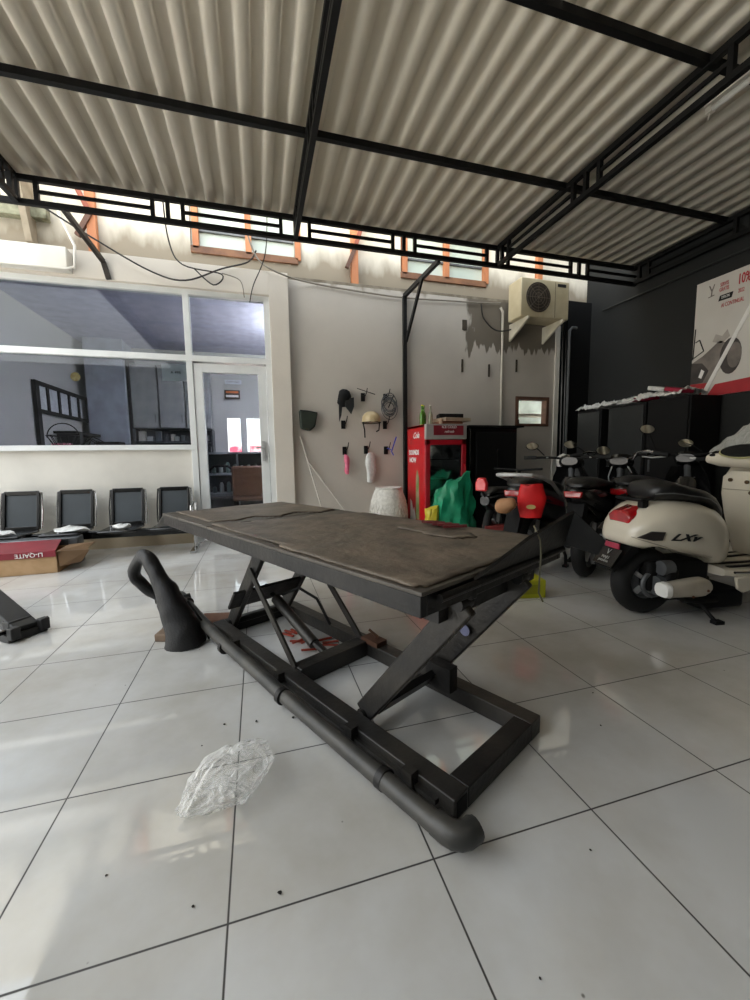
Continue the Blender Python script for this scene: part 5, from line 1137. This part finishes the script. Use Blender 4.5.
def bike(name, label, loc, deg, body, tail, seatm, rail=None, chrome_bar=False, stripe=None, mirrors=None, lens=M_mirror, H=1.0, cover=False):
    r = thing(name, label, 'motorcycle', loc, math.radians(deg))
    wheel(r, 0, .28, .1, 'rear_wheel'); wheel(r, 1.25, .28, .085, 'front_wheel')
    # tail / rear body
    m = MB(); m.loft([sup(20, w, zb, zt, x, 0, 2.4) for x, zb, zt, w in ((-.38, .72, .76, .03), (-.34, .66, .78, .075), (-.2, .6, .79, .12), (0, .52, .77, .15), (.2, .42, .74, .16), (.4, .35, .70, .15), (.52, .32, .6, .12))]); m.build('rear_body', tail, r, smooth=55)
    if stripe:
        for sg in (-1, 1):
            m = MB(); m.prism([(-.3, sg * .1, .72), (.0, sg * .152, .68), (.3, sg * .163, .6), (.3, sg * .163, .56), (0, sg * .153, .62), (-.28, sg * .11, .69)], (0, sg * .006, 0)); m.build('side_stripe', stripe, r)
    m = MB(); m.loft([sup(20, w, zb, zt, x, 0, 2.8) for x, zb, zt, w in ((-.34, .78, .80, .05), (-.28, .765, .84, .1), (-.1, .755, .85, .13), (.1, .745, .82, .14), (.3, .72, .79, .13), (.5, .66, .76, .1), (.56, .66, .7, .06))]); m.build('seat', seatm, r, smooth=55)
    if rail:
        m = MB(); pts = [(-.0, -.17, .79), (-.2, -.17, .845), (-.36, -.14, .87), (-.42, -.06, .875), (-.42, .06, .875), (-.36, .14, .87), (-.2, .17, .845), (.0, .17, .79)]
        m.tube(pts, .017, 10); m.tube([(-.0, -.17, .79), (.2, -.17, .68)], .016, 8); m.tube([(-.0, .17, .79), (.2, .17, .68)], .016, 8); m.build('grab_rail', rail, r)
    m = MB(); m.loft([[V((x, y, z)) for (y, z) in ((-.06, .7), (.06, .7), (.07, .75), (-.07, .75))] for x in (-.4, -.36)]); m.build('tail_light', M_redlens, r, bevel=.01)
    m = MB(); m.prism([(-.3, -.06, .66), (-.42, -.06, .4), (-.4, -.06, .38), (-.2, -.06, .6)], (0, .12, 0)); m.build('rear_mudguard', M_black, r)
    m = MB(); m.bb(.1, .55, -.12, .12, .22, .45); m.tube([(-.1, .13, .28), (.2, .12, .3)], .05, 12); m.build('engine', M_darkgrey, r, bevel=.03)
    m = MB(); m.tube([(.4, -.14, .24), (.1, -.16, .26), (-.25, -.17, .36)], [.02, .045, .05], 12); m.build('exhaust', M_black, r)
    m = MB(); m.loft([sup(16, w, zb, zt, x, 0, 3) for x, zb, zt, w in ((.45, .28, .62, .1), (.6, .27, .45, .13), (.8, .28, .42, .13), (.9, .32, .6, .13), (.98, .4, .8, .1))]); m.build('frame_body', body, r, smooth=50)
    m = MB(); rings = []
    for z, x, w in ((.35, .93, .12), (.5, .97, .19), (.65, .98, .2), (.8, .96, .17), (.9, .94, .12)):
        ring = [V((x + .05 * (1 - (2 * k / 6 - 1) ** 2), (2 * k / 6 - 1) * w, z)) for k in range(7)] + [V((x + .04 + .12 * (1 - (1 - 2 * k / 6) ** 2), (1 - 2 * k / 6) * w, z)) for k in range(7)]
        rings.append(ring)
    m.loft(rings); m.build('leg_shield', body, r, smooth=50)
    m = MB(); m.tube([(1.25, .08, .28), (1.02, .06, .8)], .02, 10); m.tube([(1.25, -.08, .28), (1.02, -.06, .8)], .02, 10); m.tube([(1.02, 0, .75), (.97, 0, .97)], .03, 10); m.build('fork', M_grey, r)
    m = MB(); m.loft([[V((1.25 + rr * math.cos(a), w * c, .28 + rr * math.sin(a))) for c, rr in ((-1, .3), (0, .33), (1, .3), (0, .315))] for a, w in ((.5, .05), (1.1, .06), (1.8, .06), (2.5, .05))]); m.build('front_fender', body, r, smooth=50)
    bm_ = M_chrome if chrome_bar else M_black
    m = MB()
    if chrome_bar: m.tube([(.8, -.38, H + .02), (.84, -.26, H + .05), (.93, -.16, H + .04), (.97, -.09, H - .06), (.97, .09, H - .06), (.93, .16, H + .04), (.84, .26, H + .05), (.8, .38, H + .02)], .013, 10)
    else: m.tube([(.84, -.36, H), (.9, -.2, H), (.95, 0, H - .02), (.9, .2, H), (.84, .36, H)], .014, 10)
    hb = m.build('handlebar', bm_, r)
    for sg in (-1, 1): m = MB(); m.tube([(.82, sg * .3, H + (.035 if chrome_bar else 0)), (.79, sg * .42, H + (.01 if chrome_bar else 0))], .02, 10); m.build('grip', M_rubber, hb)
    for sg in (-1, 1): m = MB(); m.tube([(.88, sg * .2, H), (.9, sg * .28, H - .01), (.86, sg * .4, H)], .007, 8); m.build('brake_lever', M_silver, hb)
    if chrome_bar:
        m = MB(); m.tube([(.965, -.08, H - .055), (.965, .08, H - .055)], .03, 12); m.build('bar_pad', M_red, hb)
        m = MB(); m.tube([(.95, .05, H - .06), (.99, .1, H - .2), (1.02, .08, H - .4)], .007, 6); m.tube([(.95, -.05, H - .06), (.99, -.12, H - .18), (1.02, -.08, H - .4)], .007, 6); m.build('brake_cable', M_silver, hb)
    m = MB(); m.loft([sup(16, w, H - .1 + zb, H - .1 + zt, x, 0, 2.4) for x, zb, zt, w in ((.92, .02, .1, .08), (.97, -.02, .13, .12), (1.05, -.03, .1, .11), (1.1, .0, .06, .07))]); m.build('headlight_cowl', body, r, smooth=50)
    m = MB(); m.lathe([(0, 0), (.05, 0), (.03, .02), (0, .025)], (1.09, 0, H - .07), 16, Matrix.Rotation(PI / 2, 3, 'Y')); m.build('headlight', M_chrome, r)
    for (by, hx, hy, hz) in (mirrors or [(-.24, .8, -.36, H + .17), (.24, .8, .36, H + .17)]):
        mirror(r, (.88, by, H + .02), (hx, hy, hz), (-.75, -.5, .35), lens)
    m = MB(); m.tube([(.45, .1, .25), (.42, .2, .12), (.4, .26, .02)], .012, 8); m.tube([(.38, -.12, .24), (.36, -.18, .1), (.34, -.19, .02)], .014, 8); m.bb(.31, .37, -.21, -.17, 0, .02); m.bb(.37, .43, .24, .28, 0, .02); m.build('stand', M_black, r)
    return r
M_bodyblack = mat('body_black', '0c0c0d', .25, 0, '0e0e0f', coat=.3)
M_bodygrey = mat('body_grey', '4a4f52', .3, .3, '3c4144', coat=.3)
a = bike('silver_rail_motorcycle', 'grey motorcycle with silver grab rail and crimson stripe behind the lift', (2.4, 2.12, 0), 30, M_bodyblack, M_bodygrey, M_seat, M_silver, False, mat('stripe_crimson', 'a82040', .3), [(-.24, .8, -.34, 1.06), (.24, .8, .34, 1.12)])
b = bike('chrome_bar_motorcycle', 'black motorcycle with chrome handlebar and red bar pad', (2.74, 1.84, 0), 30, M_bodyblack, M_bodyblack, M_seat, None, True, None, [(-.26, .82, -.24, 1.25), (.26, .8, .42, 1.13)], H=1.0)
c = bike('black_scooter', 'black scooter parked between cream scooter and chrome bar motorcycle', (3.25, 1.8, 0), 18, M_bodyblack, M_bodyblack, M_seat, None, False, None, [(-.14, .84, -.02, 1.12), (.24, .84, .32, 1.28)], H=1.02)

def red_items():
    # red pouch hanging on the grab rail
    m = MB(); rings = []; n = 16
    for t in (0, .15, .4, .7, 1):
        w = .09 * (.7 + .5 * math.sin(PI * min(.9, t + .1))); rings.append([V((math.cos(2 * PI * k / n) * w, math.sin(2 * PI * k / n) * w * .4, .26 * (1 - t))) for k in range(n)])
    r = thing('red_pouch', 'bright red cloth pouch hung on the silver rail motorcycle tail', 'pouch', (2.16, 1.82, .54), math.radians(-35))
    m.loft(rings); o = m.build('cloth', mat('red_cloth', 'e01418', .6, 0, 'c40e12', 6), r, smooth=50); crumple(o, .02, 14, 3)
    g = MB(); g.lathe([(0, 0), (.022, 0), (.022, .004), (0, .004)], (-.0, -.062, .09), 14, Matrix.Rotation(PI / 2, 3, 'X') @ Matrix.Diagonal(V((1.6, .8, 1)))); g.build('patch', mat('patch_gold', 'c8b070', .5), r)
    o = MB().lathe([(0, 0), (.055, 0), (.062, .05), (.05, .11), (.03, .14), (0, .145)], n=14).build('tan_bundle', mat('tan_cloth', 'b88860', .7), smooth=50); crumple(o, .012, 20, 2); o.location = (1.93, 1.9, .62); o.rotation_euler = (1.2, 0, .4); tag(o, 'tan cloth bundle beside the red pouch', 'cloth')
    # child's red-lit scooter tail behind: red helmet-like light
    r = thing('small_red_motorbike', 'small dark motorbike with bright red tail lamp before the black cabinet', 'motorcycle', (2.62, 3.05, 0), math.radians(35))
    wheel(r, 0, .24, .08, 'rear_wheel'); wheel(r, 1.0, .24, .08, 'front_wheel')
    MB().loft([sup(16, w, zb, zt, x, 0, 2.4) for x, zb, zt, w in ((-.25, .5, .6, .05), (-.1, .42, .64, .1), (.2, .35, .64, .12), (.5, .3, .58, .1), (.8, .35, .7, .08))]).build('body', M_bodyblack, r, smooth=50)
    MB().loft([sup(16, w, zb, zt, x, 0, 2.6) for x, zb, zt, w in ((-.24, .6, .63, .05), (-.1, .62, .69, .1), (.3, .6, .67, .1), (.4, .6, .62, .05))]).build('seat', M_seat, r, smooth=50)
    MB().loft([[V((x, y, z)) for (y, z) in ((-.06, .66), (.06, .66), (.065, .74), (.04, .80), (-.04, .80), (-.065, .74))] for x in (-.36, -.3)]).build('tail_lamp', mat('bright_red', 'ee3038', .3, coat=.5), r, bevel=.015)
    m = MB(); m.tube([(-.33, 0, .67), (-.2, 0, .56)], .012); m.build('lamp_stalk', M_black, r)
    m = MB(); m.tube([(.72, -.3, .86), (.78, 0, .84), (.72, .3, .86)], .014); m.tube([(.78, 0, .84), (1.0, 0, .24)], .02); m.build('handlebar', M_black, r)
    o = MB().prism([(2.32, 3.2, 0), (2.62, 3.1, 0), (2.66, 3.22, 0), (2.36, 3.33, 0)], (0, 0, .28)).build('red_crate', mat('crate_redbrown', '7a2c28', .6), bevel=.01); o.location = (.1, -.3, 0); tag(o, 'low red brown carton on the floor behind the lift deck', 'box')
    # shiny red and white cloth bundle
    o = MB().lathe([(0, 0), (.1, 0), (.12, .05), (.1, .1), (.04, .13), (0, .13)], n=16).build('white_cloth', M_wplastic, smooth=50); crumple(o, .03, 14, 5); o.location = (3.35, 2.78, .9); tag(o, 'crumpled white cloth on the silver rail motorcycle front', 'cloth')
red_items()

# ------------------------------------------------------------------ light and camera
def lights():
    sc = bpy.context.scene
    w = bpy.data.worlds.new('World'); sc.world = w; w.use_nodes = True; N = w.node_tree.nodes; L = w.node_tree.links
    bg = N['Background']; tc = N.new('ShaderNodeTexCoord'); sp = N.new('ShaderNodeSeparateXYZ'); L.new(tc.outputs['Generated'], sp.inputs[0])
    rp = N.new('ShaderNodeValToRGB'); rp.color_ramp.elements[0].position = .0; rp.color_ramp.elements[0].color = (1.0, .97, .90, 1); rp.color_ramp.elements[1].position = .6; rp.color_ramp.elements[1].color = (.88, .94, 1.0, 1)
    L.new(sp.outputs[2], rp.inputs[0]); L.new(rp.outputs[0], bg.inputs[0]); bg.inputs[1].default_value = 1.7
    sl = bpy.data.lights.new('Sun', 'SUN'); sl.energy = 20; sl.angle = math.radians(3); sl.color = (1.0, .96, .9)
    so = bpy.data.objects.new('Sun', sl); COL.objects.link(so); so.rotation_euler = V((-.5, -.55, -1.0)).to_track_quat('-Z', 'Y').to_euler()
    # office ceiling lamp
    ld = bpy.data.lights.new('office_lamp_light', 'AREA'); ld.energy = 300; ld.size = .5; ld.color = (1.0, .95, .86)
    lo = bpy.data.objects.new('office_lamp_light', ld); COL.objects.link(lo); lo.location = (1.4, 5.7, 2.75); lo.rotation_euler = (PI, 0, 0)
    r = thing('ceiling_lamp', 'round white lamp hanging under the office ceiling', 'lamp', (1.4, 5.7, 2.6))
    MB().lathe([(.0, 0), (.16, 0), (.18, .03), (.18, .1), (0, .1)], n=24).build('shade', M_white, r)
    MB().tube([(0, 0, .1), (0, 0, .56)], .008, 6).build('cord', M_black, r)
    MB().lathe([(.0, .101), (.14, .101), (.14, .104), (0, .104)], n=24).build('diffuser', emit('lamp_glow', 'e8ecff', 6), r)
lights()

def camera():
    y, p, ro, f = 0.282022445, -0.107277129, -0.0139919183, 401.043211
    cy, sy, cp, spn, cr, sr = math.cos(y), math.sin(y), math.cos(p), math.sin(p), math.cos(ro), math.sin(ro)
    fw = V((sy * cp, cy * cp, spn)); rt = V((cy, -sy, 0)); up = rt.cross(fw)
    x = rt * cr + up * sr; u = up * cr - rt * sr
    cd = bpy.data.cameras.new('Camera'); co = bpy.data.objects.new('Camera', cd); COL.objects.link(co)
    m = Matrix((x, u, -fw)).transposed().to_4x4(); m.translation = V((.10844, -.85316, 1.03259)); co.matrix_world = m
    cd.sensor_fit = 'HORIZONTAL'; cd.sensor_width = 36; cd.lens = f / 750 * 36; cd.clip_start = .02
    bpy.context.scene.camera = co
camera()
vs = bpy.context.scene.view_settings
bpy.context.scene.display_settings.display_device = 'sRGB'
vs.view_transform = 'Standard'; vs.look = 'None'; vs.gamma = 1; vs.use_curve_mapping = False; vs.exposure = 1.05
